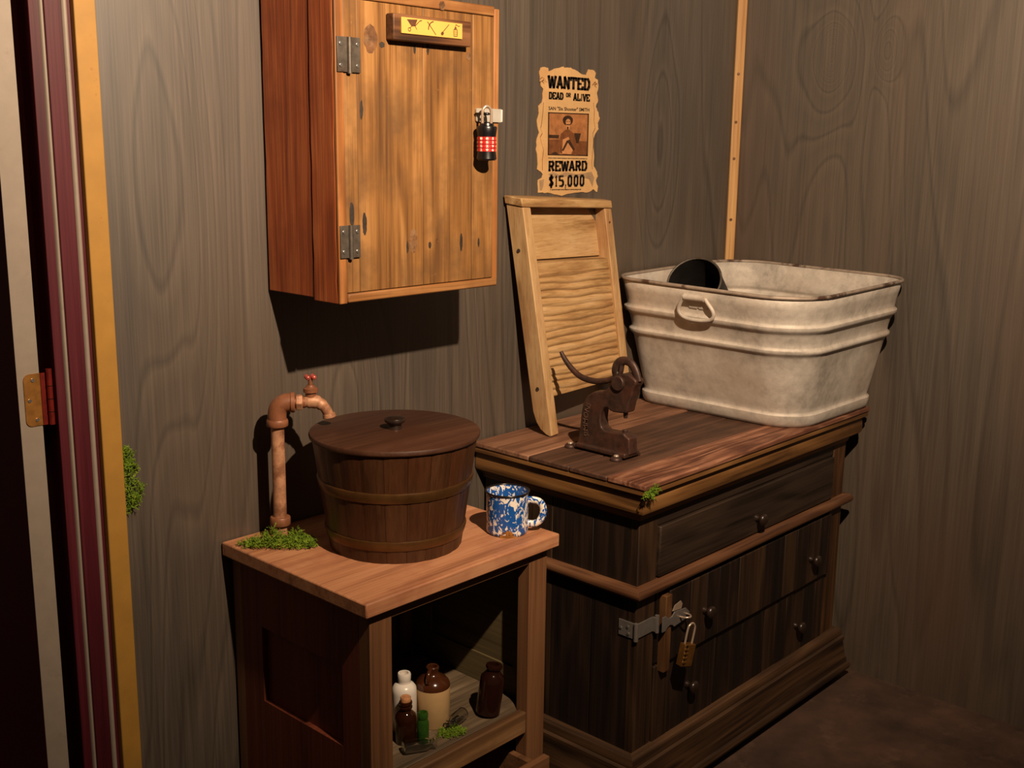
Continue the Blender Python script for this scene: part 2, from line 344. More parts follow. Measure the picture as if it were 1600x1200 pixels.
# ------------------------------------------------------------------ the setting
XR = 2.806                                       # right wall
build('floor', B(-1.2, XR, -3.2, 1.3, -.05, 0), 'floor', kind='structure', smooth=0)
build('wall_left', B(.815, XR+.1, 0, .10, 0, 2.6), 'wall_l', kind='structure', smooth=0)
build('wall_right', B(XR, XR+.1, -3.2, 0, 0, 2.6), 'wall_r', kind='structure', smooth=0)
build('wall_back', B(-1.2, 2.9, 1.25, 1.3, 0, 2.6), 'next_room', kind='structure', smooth=0)
build('wall_side', B(1.5, 1.55, .11, 1.25, 0, 2.6), 'next_room', kind='structure', smooth=0)
build('unseen_ceiling', B(-1.2, 2.9, .10, 1.3, 2.6, 2.65), 'next_room', kind='structure', smooth=0)  # added out of view over the next room only, keeps ambient light out
cb = build('trim_1', MB().prism([(0, 0), (-.019, 0), (-.021, -.004), (-.013, -.015), (-.004, -.021), (0, -.019)], 2.6, lambda u, v, h: (XR+u, v, h)), 'pine_strip', kind='structure', smooth=30)
cb['label'] = 'pale pine corner bead between the two plywood walls'
# knots on the corner bead
for zz in (1.63, 1.50, 1.40, 1.23):
    build('knot', MB().cyl((XR-.0155, -.0118, zz), (XR-.0165, -.0130, zz), .004, 10), 'knot', cb)
# door frame facing the room: ochre casing, maroon frame board with grey-white beads, then the open door seen edge-on
def XD(px, y): return hit(px, 540, 1, y).x
t2 = build('trim_2', B(XD(150, -.022), XD(182, -.022), -.022, 0, 0, 2.6), 'yellow', kind='structure', bevel=.0015); t2['label'] = 'ochre yellow painted door casing against the grey wall'
t3 = build('trim_3', B(XD(83, -.010), XD(150, -.010)+.004, -.010, .03, 0, 2.6), 'maroon', kind='structure', bevel=.001); t3['label'] = 'maroon painted door frame board with two grey-white beads'
def bead(xa, xb, y0, dep): return MB().prism([(xa+(xb-xa)*i/8, y0-dep*math.sin(math.pi*i/8)**.6) for i in range(9)], 2.6, lambda u, v, h: (u, v, h))
build('raised_fillet', B(XD(106, -.016), XD(132, -.016), -.016, -.009, 0, 2.6), 'maroon', t3, bevel=.0015)
build('painted_bead', bead(XD(132, -.016), XD(142, -.016), -.0095, .0065), 'greige', t3, label='grey-white painted bead')
build('painted_bead', bead(XD(99, -.014), XD(106, -.014), -.0095, .005), 'greige', t3, label='grey-white painted bead')
DX0, DX1 = XD(22, .004), XD(57.5, .004)
dr = build('door_1', B(DX0, DX1, .006, .80, .01, 2.1), 'maroon_dark', kind='structure', bevel=.001)
dr['label'] = 'open door with dark maroon face and worn grey-white edge'
build('door_edge', B(DX0-.0002, DX1+.0002, .0040, .0065, .01, 2.1), 'greige', dr, bevel=.0004)
hg = MB()
def rrect(x0, x1, z0, z1, r, corners=(1, 1, 1, 1), k=5):
    P = []
    for (cx, cz, a, on) in ((x1-r, z0+r, -90, corners[0]), (x1-r, z1-r, 0, corners[1]), (x0+r, z1-r, 90, corners[2]), (x0+r, z0+r, 180, corners[3])):
        if on: P += [(cx+r*math.cos(R(a+90*i/k)), cz+r*math.sin(R(a+90*i/k))) for i in range(k+1)]
        else: P.append((cx+(r if a in (-90, 0) else -r), cz+(r if a in (0, 90) else -r)))
    return P
ZH1, ZH0 = hit(40, 586, 1, .002).z, hit(44, 668, 1, .002).z
leaf = build('hinge_leaf', MB().prism(rrect(XD(35, .002)-.003, DX1, ZH0, ZH1, .010, (0, 0, 1, 1)), .002, lambda u, v, h: (u, .0040-h, v)), 'hinge_brass', dr)
for (sx, sz) in ((DX1-.012, ZH1-.010), (DX1-.019, (ZH0+ZH1)/2), (DX1-.009, ZH0+.010)):
    build('screw', MB().cyl((sx, .0022, sz), (sx, .0008, sz), .0030, 14), 'screw', leaf)
kx = DX1+.0125
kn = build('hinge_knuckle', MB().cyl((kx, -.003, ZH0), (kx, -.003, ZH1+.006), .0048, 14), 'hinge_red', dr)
for i in range(1, 4): build('knuckle_ring', MB().cyl((kx, -.003, ZH0+i*(ZH1-ZH0)/4-.0005), (kx, -.003, ZH0+i*(ZH1-ZH0)/4+.0005), .0052, 14), 'lock_black', kn)
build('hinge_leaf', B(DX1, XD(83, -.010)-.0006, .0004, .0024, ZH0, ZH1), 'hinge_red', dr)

# ------------------------------------------------------------------ moulding helper
def moulding(prof, x0, x1, yf, side, inner=.0):
    """prof: closed list of (out, z); side: 'left', 'front', 'right' piece, mitred at 45 degrees"""
    mb = MB(); n = len(prof)
    if side == 'left': A = [(x0-o, -.004, z_) for o, z_ in prof]; E = [(x0-o, yf-o, z_) for o, z_ in prof]
    elif side == 'front': A = [(x0-o, yf-o, z_) for o, z_ in prof]; E = [(x1+o, yf-o, z_) for o, z_ in prof]
    else: A = [(x1+o, yf-o, z_) for o, z_ in prof]; E = [(x1+o, -.004, z_) for o, z_ in prof]
    mb.add(A+E, [tuple(range(n)), tuple(range(2*n-1, n-1, -1))]+[(i, i+n, (i+1) % n+n, (i+1) % n) for i in range(n)])
    return mb

# ------------------------------------------------------------------ chest of drawers
CX0, CX1, CYF, CT = 1.800, 2.708, -.450, .771
ch = thing('chest_of_drawers', 'dark old wooden chest of drawers with moulded cornice and base against the right wall', 'chest', (2.25, -.23, 0))
for i, (ya, yb, m_, dz) in enumerate([(-.006, -.1755, 'chest_top_a', 0), (-.1765, -.290, 'chest_top_b', -.0005), (-.2908, -.392, 'chest_top_b', -.001), (-.3928, -.490, 'chest_top_c', 0)]):
    build('top_plank', B(1.760, 2.750, ya, yb, CT-.0123, CT+dz), m_, ch, bevel=.003)
corn = [(-.02, .7585), (.0365, .7585), (.0375, .755), (.0375, .748), (.034, .745), (.0275, .7425), (.0265, .738), (.0275, .734), (.0285, .722), (.0285, .709), (.026, .703), (.016, .699), (.012, .694), (.006, .690), (.003, .680), (-.02, .680)]
for sd_, m_ in (('left', 'chest_gold_y'), ('front', 'chest_gold_x'), ('right', 'chest_gold_y')):
    build('cornice_moulding', moulding(corn, CX0, CX1, CYF, sd_), m_, ch, smooth=32)
# carcass
sidebl = [(-.008, -.10, 'chest_dark'), (-.101, -.215, 'chest_mid'), (-.216, -.330, 'chest_dark'), (-.331, -.4495, 'chest_dark')]
for ya, yb, m_ in sidebl:
    build('side_board', B(CX0, CX0+.018, ya, yb, .12, .690), m_, ch, bevel=.0015)
build('side_board', B(CX1-.018, CX1, -.008, CYF+.02, .12, .69), 'chest_mid', ch, bevel=.0015)
build('back_board', B(CX0+.018, CX1-.018, -.006, -.016, .12, .75), 'chest_dark', ch)
build('corner_stile', B(CX0-.0005, CX0+.066, CYF-.0005, CYF+.02, .12, .690), 'chest_mid', ch, bevel=.002)
build('corner_stile', B(CX1-.066, CX1+.0005, CYF-.0005, CYF+.02, .12, .690), 'chest_orange', ch, bevel=.002)
build('top_rail', B(CX0+.066, CX1-.066, CYF, CYF+.02, .653, .690), 'chest_dark_x', ch, bevel=.001)
build('dust_board', B(CX0+.02, CX1-.02, CYF+.02, -.02, .120, .135), 'chest_dark', ch)
waist = [(-.01, .508), (.012, .508), (.020, .514), (.023, .521), (.021, .529), (.013, .535), (-.01, .535)]
for sd_, m_ in (('left', 'chest_waist_y'), ('front', 'chest_waist_x'), ('right', 'chest_waist_y')):
    build('waist_moulding', moulding(waist, CX0, CX1, CYF, sd_), m_, ch, smooth=50)
base = [(-.02, .034), (.040, .034), (.043, .042), (.040, .050), (.034, .053), (.034, .060), (.030, .072), (.027, .095), (.024, .112), (.026, .118), (.026, .126), (.020, .130), (.021, .140), (.017, .149), (.006, .154), (-.02, .154)]
for sd_, m_ in (('left', 'chest_base_y'), ('front', 'chest_base_x'), ('right', 'chest_base_y')):
    build('base_moulding', moulding(base, CX0, CX1, CYF, sd_), m_, ch, smooth=32)
for fx in (CX0+.03, CX1-.03):
    for fy in (CYF+.03, -.05): build('foot', B(fx-.03, fx+.03, fy-.03, fy+.03, 0, .05), 'chest_dark', ch, bevel=.003)
knobprof = [(0, 0), (.0085, 0), (.0075, .004), (.0055, .008), (.0060, .011), (.0120, .014), (.0150, .019), (.0140, .024), (.0090, .0275), (0, .0285)]
def knob(parent, x, y, z_):
    mb = MB().lathe(knobprof, 20); mb.v = [Vector((x+p.x, y-p.z, z_+p.y)) for p in mb.v]
    return build('knob', mb, 'knob', parent, smooth=60)
d1 = build('drawer', B(CX0+.068, CX1-.070, CYF-.007, CYF+.016, .538, .651), 'chest_dark_x', ch, bevel=.003)
knob(d1, 2.256, CYF-.007, .578)
# second drawer: proud front of upright planks, a longer pale lath at its left end
rng = random.Random(3)
d2 = build('drawer', B(CX0+.070, CX1-.072, CYF-.001, CYF+.018, .338, .500), 'chest_dark', ch)
xs = [1.881, 1.905, 1.985, 2.050, 2.100, 2.185, 2.300, 2.395, 2.455, 2.512, 2.575, 2.634]
mats = ['chest_orange', 'chest_dark', 'chest_mid', 'chest_dark', 'chest_dark', 'chest_mid', 'chest_dark', 'chest_mid', 'chest_dark', 'chest_mid', 'chest_dark']
for i in range(len(xs)-1):
    z0 = .318 if i == 0 else .336; pr = .019 if i == 0 else .0125+rng.uniform(0, .002)
    build('plank', B(xs[i]+.0006, xs[i+1]-.0006, CYF-pr, CYF-.0005, z0, .499 if i else .494), mats[i], d2, bevel=.0015)
knob(d2, 2.040, CYF-.013, .414); knob(d2, 2.530, CYF-.013, .402)
d3 = build('drawer', B(CX0+.070, CX1-.072, CYF+.004, CYF+.018, .155, .334), 'chest_dark', ch)
xs = [1.868, 1.925, 2.010, 2.110, 2.230, 2.335, 2.395, 2.440, 2.530, 2.590, 2.638]
mats = ['chest_mid', 'chest_dark', 'chest_dark', 'chest_dark', 'chest_dark', 'chest_mid', 'chest_dark', 'chest_mid', 'chest_dark', 'chest_mid']
for i in range(len(xs)-1):
    build('plank', B(xs[i]+.0006, xs[i+1]-.0006, CYF-.002-rng.uniform(0, .0015), CYF+.0045, .152, .331), mats[i], d3, bevel=.0015)
knob(d3, 2.000, CYF-.003, .244); knob(d3, 2.492, CYF-.003, .229)
# zinc hasp at the corner
YH = CYF-.003
hp = build('hasp', MB().box(CX0-.0035, CX0-.0005, CYF+.042, CYF-.002, .418, .453), 'hasp_steel', ch, bevel=.0006, label='grey steel hasp folded round the corner')
for (yy, zz) in ((CYF+.036, .434), (CYF+.018, .441), (CYF+.016, .426)):
    build('screw', MB().cyl((CX0-.0035, yy, zz), (CX0-.0052, yy, zz), .0032, 12), 'screw', hp)
build('hinge_barrel', MB().cyl((CX0-.004, CYF-.0045, .416), (CX0-.004, CYF-.0045, .455), .0052, 14), 'hasp_steel', hp)
build('strap', B(CX0-.002, CX0+.056, CYF-.0045, CYF-.0015, .419, .452), 'hasp_steel', hp, bevel=.0006)
build('hinge_barrel', MB().cyl((CX0+.063, CYF-.010, .416), (CX0+.063, CYF-.010, .455), .0050, 14), 'hasp_steel', hp)
sw = [(.064, .419), (.076, .419), (.083, .425), (.092, .428), (.101, .425), (.108, .419), (.150, .424), (.166, .436), (.150, .450), (.108, .453), (.101, .447), (.092, .444), (.083, .447), (.076, .453), (.064, .453)]
build('swing_plate', MB().prism(sw, .0025, lambda u, v, h: (CX0+u, CYF-.0215-h, v)), 'hasp_steel', hp, bevel=.0005)
build('strap', B(CX0+.055, CX0+.062, CYF-.012, CYF-.003, .4195, .4515), 'hasp_steel', hp, bevel=.0005)
build('staple', MB().tube(catmull([(CX0+.128, CYF-.013, .436), (CX0+.128, CYF-.034, .437), (CX0+.138, CYF-.044, .438), (CX0+.150, CYF-.034, .437), (CX0+.150, CYF-.013, .436)], 5), .0022, 10), 'chrome', hp)
build('staple_plate', MB().prism([(.104, .455), (.112, .466), (.134, .470), (.140, .462), (.136, .452)], .002, lambda u, v, h: (CX0+u, CYF-.0195-h, v)), 'chrome', hp)
lk = thing('brass_padlock', 'small brass combination padlock hanging from the chest hasp', 'padlock', (CX0+.116, CYF-.047, .334), rot=(0, R(13), R(-12)))
build('lock_body', B(-.0165, .0165, -.0085, .0085, 0, .050), 'brass', lk, bevel=.0015, world=False)
build('shackle', MB().tube(catmull([(-.0105, 0, .045), (-.0105, 0, .082), (-.006, 0, .092), (0, 0, .095), (.006, 0, .092), (.0105, 0, .082), (.0105, 0, .045)], 4), .0024, 10), 'chrome', lk, world=False)
build('dial_slot', B(-.0120, -.0080, -.0090, -.0083, .004, .048), 'lock_black', lk, world=False)
for i in range(4):
    build('dial', MB().cyl((-.016, -.0062, .010+i*.0095), (-.004, -.0062, .010+i*.0095), .0042, 14), 'brass', lk, world=False, bevel=.0006)

# ------------------------------------------------------------------ small table
TB = .70
tb = thing('side_table', 'reddish brown wooden table with open front, shelf and recessed side panels', 'table', (1.34, -.21, 0))
build('tabletop', B(1.0985, 1.5815, -.003, -.4205, TB-.0265, TB), 'tab_top', tb, bevel=.003)
TX0, TX1, TYF = 1.118, 1.563, -.405
for (xa, xb) in ((TX0, TX0+.048), (TX1-.050, TX1)):
    build('leg', B(xa, xb, TYF, TYF+.030, 0, TB-.0265), 'tab_z', tb, bevel=.0015)
    build('leg', B(xa, xb, -.034, -.006, 0, TB-.0265), 'tab_z', tb, bevel=.0015)
build('front_rail', B(TX0+.048, TX1-.050, TYF+.001, TYF+.022, .652, TB-.0265), 'tab_x', tb, bevel=.001)
build('top_batten', B(TX0+.004, TX1-.004, TYF-.004, TYF+.0, TB-.034, TB-.0266), 'tab_x', tb, bevel=.001)
for (xa, xb, sgn) in ((TX0, TX0+.018, 1), (TX1-.018, TX1, -1)):
    sm = 'tab_side' if sgn > 0 else 'tab_in'
    build('side_frame', B(xa, xb, TYF+.0301, -.330 if sgn > 0 else -.335, .02, TB-.0265), sm, tb)
    build('side_frame', B(xa, xb, -.095, -.0341, .02, TB-.0265), sm, tb)
    build('side_frame', B(xa, xb, -.330 if sgn > 0 else -.335, -.095, .553, TB-.0265), sm, tb)
    build('side_frame', B(xa, xb, -.330 if sgn > 0 else -.335, -.095, .02, .404), sm, tb)
    px_ = xa+.010 if sgn > 0 else xa+.004
    build('side_panel', B(px_, px_+.005, -.338, -.088, .395, .560), sm, tb)
build('back_panel', B(TX0+.048, TX1-.048, -.012, -.020, .06, TB-.0265), 'tab_in', tb)
sh = [(TX0+.02, -.03), (TX1-.022, -.03), (TX1-.022, -.290), (1.528, -.350), (1.514, -.372), (1.505, -.384), (TX0+.02, -.384)]
build('shelf', MB().prism(sh, .016, lambda u, v, h: (u, v, .329+h)), 'shelf_old', tb, bevel=.001)
build('shelf_rail', B(TX0+.048, TX1-.050, TYF+.002, -.3845, .299, .3445), 'shelf_rail', tb, bevel=.003)
drw = build('drawer', B(TX0+.045, 1.543, -.440, -.424, .10, .252), 'tab_x', tb, bevel=.002)
build('drawer_side', B(TX1-.066, TX1-.052, -.424, -.10, .11, .250), 'tab_x', drw)
build('drawer_side', B(TX0+.052, TX0+.067, -.424, -.10, .11, .250), 'tab_x', drw)
build('drawer_bottom', B(TX0+.067, TX1-.066, -.424, -.10, .11, .12), 'tab_x', drw)

# ------------------------------------------------------------------ hanging cabinet
KX0, KX1, KYF, KZ0, KZ1 = 1.222, 1.617, -.213, 1.158, 1.686
cbn = thing('wall_cabinet', 'old pine wall cabinet with red-brown side, plank door and iron hinges', 'cabinet', (1.42, -.10, KZ0))
def ragged_side(y0, y1, z0, z1, rg, n=14):
    P = []
    for i in range(n+1):
        t = i/n; P.append((y0+rg.uniform(-.0012, .0012), z0+(z1-z0)*t))
    for i in range(n+1):
        t = 1-i/n; P.append((y1+rg.uniform(-.0016, .0016), z0+(z1-z0)*t))
    return P
rg = random.Random(5)
build('side_board', MB().prism(ragged_side(-.006, -.1395, KZ0+.004, KZ1+.02, rg), .018, lambda u, v, h: (KX0+h, u, v)), 'cab_side', cbn, bevel=.0015, smooth=30)
build('side_board', MB().prism(ragged_side(-.1425, KYF+.006, KZ0-.001, KZ1+.02, rg), .019, lambda u, v, h: (KX0-.001+h, u, v)), 'cab_side', cbn, bevel=.0015, smooth=30)
build('front_edge', B(KX0-.0008, KX0+.0165, KYF+.006, KYF-.001, KZ0-.001, KZ1), 'cab_edge_v', cbn, bevel=.0015)
build('side_board', B(KX1-.014, KX1, -.006, KYF, KZ0+.006, KZ1-.004), 'cab_edge_v', cbn, bevel=.002)
build('bottom_board', B(KX0+.0172, KX1-.002, -.006, KYF-.002, KZ0, KZ0+.016), 'cab_edge', cbn, bevel=.003)
build('top_board', B(KX0+.0172, KX1-.0145, -.006, KYF-.001, KZ1-.018, KZ1), 'cab_edge', cbn, bevel=.002)
build('back_board', B(KX0+.018, KX1-.014, -.004, -.010, KZ0+.016, KZ1-.018), 'cab_edge_v', cbn)
dz0, dz1 = KZ0+.0172, KZ1-.0192
dor = build('door', B(KX0+.020, KX1-.017, KYF+.018, KYF+.012, dz0+.004, dz1-.004), 'cab_door', cbn)
for xa, xb in ((KX0+.0172, 1.268), (1.2683, 1.4195), (1.4205, 1.5455), (1.5462, KX1-.0147)):
    build('plank', B(xa, xb, KYF+.0125, KYF+.001-rg.uniform(0, .0006), dz0, dz1), 'cab_door', dor, bevel=.0012)
def disc(name, x, z_, rx, rz, mat, parent, y, h=.0009, n=24, wob=.1, seed=0):
    q = random.Random(seed); P = []
    for i in range(n):
        a = 2*math.pi*i/n; k = 1+q.uniform(-wob, wob); P.append((x+rx*k*math.cos(a), z_+rz*k*math.sin(a)))
    return build(name, MB().prism(P, h, lambda u, v, hh: (u, y-hh, v)), mat, parent, smooth=0)
Pf = lambda px, py: hit(px, py, 1, KYF)
for i, (px, py, rx, rz, m_) in enumerate([(579, 60, .015, .023, 'knot'), (597, 70, .006, .005, 'knot_dark'), (565, 172, .0035, .016, 'knot_dark'), (646, 376, .010, .022, 'knot'), (637, 386, .0028, .011, 'knot_dark'),
        (672, 383, .0032, .006, 'knot_dark'), (684, 376, .0036, .004, 'knot'), (721, 378, .0035, .017, 'knot_dark'), (748, 379, .0025, .009, 'knot_dark'), (732, 88, .006, .007, 'knot'), (648, 77, .0028, .008, 'knot_dark'), (669, 77, .003, .009, 'knot_dark'),
        (570, 350, .005, .02, 'knot_dark'), (550, 335, .005, .022, 'knot_dark')]):
    p = Pf(px, py); disc('knot', p.x, p.z, rx, rz, m_, dor, KYF+.0012, .0010, seed=i)
pk = hit(690, 9, 1, KYF); disc('knot', pk.x, pk.z, .007, .008, 'knot', cbn, KYF-.0005, .0015, seed=40)
for k, (pa, pb) in enumerate((((527, 58), (561, 113)), ((528, 352), (561, 403)))):
    a = hit(pa[0], (pa[1]+pb[1])/2, 1, KYF); b = hit(pb[0], (pa[1]+pb[1])/2, 1, KYF); zt = hit((pa[0]+pb[0])/2, pa[1], 1, KYF).z; zb = hit((pa[0]+pb[0])/2, pb[1], 1, KYF).z
    x0, x1 = KX0+.001, b.x; xm = (x0+x1)/2
    h_ = build('hinge', B(x0, x1, KYF-.0018, KYF-.0040, zb, zt), 'iron', cbn, bevel=.0005, label='dull iron butt hinge')
    build('barrel', MB().cyl((xm, KYF-.005, zb-.002), (xm, KYF-.005, zt), .0042, 14), 'iron', h_)
    for sx in (x0+.007, x1-.007):
        for sz in (zb+.011, zt-.011): build('screw', MB().cyl((sx, KYF-.0038, sz), (sx, KYF-.0055, sz), .0034, 12), 'screw', h_, bevel=.0006)
# sign board with yellow plate of pictograms
build('sign_board', B(1.333, 1.521, KYF-.0005, KYF-.020, 1.606, 1.650), 'sign_wood', cbn, bevel=.002)
yp = KYF-.0205
p0 = hit(626, 26, 1, yp); p1 = hit(721, 39, 1, yp); p2 = hit(626, 51, 1, yp)
SX0, SX1, SZ1, SZ0 = p0.x, p1.x, (p0.z+p1.z)/2+.0008, p2.z-.0006
pl = build('sign_plate', B(SX0, SX1, yp+.0003, yp-.0025, SZ0, SZ1), 'sign_yellow', cbn, bevel=.0005, label='yellow plate with wheelbarrow, pickaxe, shovel and lantern pictograms')
def icon(polys, name):
    mb = MB()
    for P in polys: mb.prism([(SX0+u*(SX1-SX0), SZ0+v*(SZ1-SZ0)) for u, v in P], .0004, lambda u, v, h: (u, yp-.0025-h, v))
    build(name, mb, 'ink_brown', pl, smooth=0)
def stroke(p, q, t, asp=1.0):                                  # thin quad between two points of the plate (u, v)
    asp_ = (SX1-SX0)/(SZ1-SZ0) if asp else 1
    dx, dy = (q[0]-p[0])*asp_, q[1]-p[1]; L = math.hypot(dx, dy) or 1; nx, ny = -dy/L*t/asp_, dx/L*t
    return [(p[0]+nx, p[1]+ny), (q[0]+nx, q[1]+ny), (q[0]-nx, q[1]-ny), (p[0]-nx, p[1]-ny)]
def ring(c, r, t, n=14, a0=0, a1=360):
    asp_ = (SX1-SX0)/(SZ1-SZ0); o = []
    for i in range(n):
        a, b = R(a0+(a1-a0)*i/n), R(a0+(a1-a0)*(i+1)/n)
        o.append([(c[0]+(r+s_)*math.cos(x)/asp_, c[1]+(r+s_)*math.sin(x)) for x, s_ in ((a, t), (b, t), (b, -t), (a, -t))])
    return o
icon([[(.08, .88), (.25, .93), (.21, .50), (.155, .46)], stroke((.21, .5), (.285, .86), .025), stroke((.285, .86), (.32, .90), .03), stroke((.155, .46), (.125, .35), .02), stroke((.21, .52), (.24, .30), .02)]+ring((.122, .27), .11, .022), 'wheelbarrow_icon')
icon([stroke((.41, .88), (.55, .10), .025)]+ring((.52, .42), .50, .035, 10, 95, 185), 'pickaxe_icon')
icon([stroke((.77, .85), (.66, .30), .022), [(.655, .36), (.685, .28), (.668, .12), (.64, .12), (.632, .24)]], 'shovel_icon')
icon([[(.855, .60), (.905, .62), (.88, .80)], stroke((.85, .56), (.91, .57), .025), stroke((.85, .15), (.91, .16), .025), stroke((.85, .56), (.85, .15), .02), stroke((.91, .57), (.91, .16), .02), stroke((.85, .42), (.91, .43), .015), stroke((.85, .29), (.91, .30), .015), stroke((.88, .80), (.89, .90), .02), stroke((.89, .90), (.93, .80), .02), stroke((.93, .80), (.955, .84), .02)], 'lantern_icon')
# hasp plate and combination padlock
h0 = hit(742, 169, 1, KYF); h1 = hit(783, 193, 1, KYF)
HZ1, HZ0 = h0.z, h1.z+.002
hs = build('hasp_plate', MB().prism(rrect(h0.x, KX1+.004, HZ0, HZ1, .003), .003, lambda u, v, h: (u, KYF-.002-h, v)), 'zinc', cbn, label='pale zinc hasp plate')
build('slot_pin', MB().tube(catmull([(1.551, KYF-.003, 1.4880), (1.551, KYF-.022, 1.4880), (1.5575, KYF-.030, 1.4880), (1.564, KYF-.022, 1.4880), (1.564, KYF-.003, 1.4880)], 4), .0025, 10), 'lock_black', hs)
build('hinge_barrel', MB().cyl((KX1+.004, KYF-.003, HZ0+.001), (KX1+.004, KYF-.003, HZ1-.001), .0032, 12), 'zinc', hs)
lr = thing('combination_padlock', 'black combination padlock with four red number rings on the cabinet hasp', 'padlock', (1.5575, KYF-.026, 1.4015), rot=(0, 0, R(-25)))
RL = .0200; lr.scale = (.92, .92, .92)
build('lock_body', MB().lathe([(0, 0), (RL*.9, .001), (RL*1.03, .004), (RL*1.02, .006), (RL*.94, .018), (RL*.94, .048), (RL*.98, .055), (RL*1.06, .066), (RL*1.0, .069), (RL*.75, .0705), (RL*.7, .075), (0, .076)], 32), 'lock_black', lr, world=False, smooth=35)
for i in range(4):
    z_ = .0185+i*.0076
    dd = build('number_ring', MB().lathe([(RL*.92, z_), (RL*1.0, z_+.0006), (RL*1.0, z_+.0066), (RL*.92, z_+.0072)], 20), 'lock_red', lr, world=False, smooth=20)
build('shackle', MB().tube(catmull([(-.0095, 0, .073), (-.0095, 0, .098), (-.005, 0, .107), (0, 0, .109), (.005, 0, .107), (.0095, 0, .098), (.0095, 0, .073)], 5), .0030, 12), 'chrome', lr, world=False)
def text_geo(body, bold=0.0):
    cu = bpy.data.curves.new('t', 'FONT'); cu.body = body; cu.size = 1; cu.offset = bold; cu.resolution_u = 3
    ob = bpy.data.objects.new('t', cu); COL.objects.link(ob)
    dg = bpy.context.evaluated_depsgraph_get(); me = bpy.data.meshes.new_from_object(ob.evaluated_get(dg))
    V = [v.co.copy() for v in me.vertices]; F = [tuple(p.vertices) for p in me.polygons]
    bpy.data.objects.remove(ob); bpy.data.curves.remove(cu); bpy.data.meshes.remove(me)
    x0 = min(v.x for v in V); x1 = max(v.x for v in V); y0 = min(v.y for v in V); y1 = max(v.y for v in V)
    return [((v.x-x0)/(x1-x0), (v.y-y0)/(y1-y0)) for v in V], F
rings_ = [c for c in lr.children if c.name.startswith('number_ring')]
digs = ['80192', '70913', '12947', '53806']
for i, rgo in enumerate(sorted(rings_, key=lambda o: o.name)):
    mb = MB()
    for k in range(10):
        V, F = text_geo(str((i*3+k*7) % 10), .02); a0 = 2*math.pi*k/10
        z_ = .0185+i*.0076+.0012
        mb.add([((RL*1.0+.0003)*math.cos(a0+(u-.5)*.26), (RL*1.0+.0003)*math.sin(a0+(u-.5)*.26), z_+v*.0048) for u, v in V], F)
    build('numerals', mb, 'white_print', rgo, world=False, smooth=0, recalc=False)

# ------------------------------------------------------------------ wanted poster
outl = [(325,130),(345,122),(380,128),(385,155),(430,140),(490,120),(520,130),(560,132),(600,150),(640,180),(680,188),(695,140),(740,150),(755,170),(745,205),(772,225),(775,290),(765,330),(775,380),(755,430),(775,480),(785,525),(770,560),(775,605),(745,650),(735,700),(740,800),(740,900),(765,945),(770,975),(755,1010),(770,1060),(765,1100),(735,1080),(690,1105),(640,1100),(560,1110),(490,1130),(430,1115),(350,1105),(305,1105),(300,1010),(335,985),(340,960),(300,920),(300,830),(290,770),(295,680),(310,640),(295,550),(310,490),(305,430),(335,400),(345,300),(325,270),(320,220),(315,160)]
def PW(u, v):                                                   # crop coordinate -> wall point
    p = hit(780+u/5, 80+v/5, 1, -.002); return (p.x, p.z)
pts = [PW(u, v) for u, v in outl]
def fine_edge(P, rg_, n=3, amp=.0011):
    o = []
    for i in range(len(P)):
        a, b = P[i], P[(i+1) % len(P)]
        for j in range(n):
            t = j/n; o.append((a[0]+(b[0]-a[0])*t+rg_.uniform(-amp, amp), a[1]+(b[1]-a[1])*t+rg_.uniform(-amp, amp)))
    return o
po = build('wanted_poster', MB().prism(fine_edge(pts, random.Random(2)), .0016, lambda u, v, h: (u, -.0005-h, v)), 'paper', loc=(2.09, 0, 1.46), smooth=0)
tag(po, 'torn parchment wanted poster with portrait pinned to the grey plywood wall', 'poster')
YP = -.0022
def flat(name, polys, mat, y=YP+.0001, h=.0005):
    mb = MB()
    for P in polys: mb.prism(P, h, lambda u, v, hh: (u, y-hh, v))
    return build(name, mb, mat, po, smooth=0)
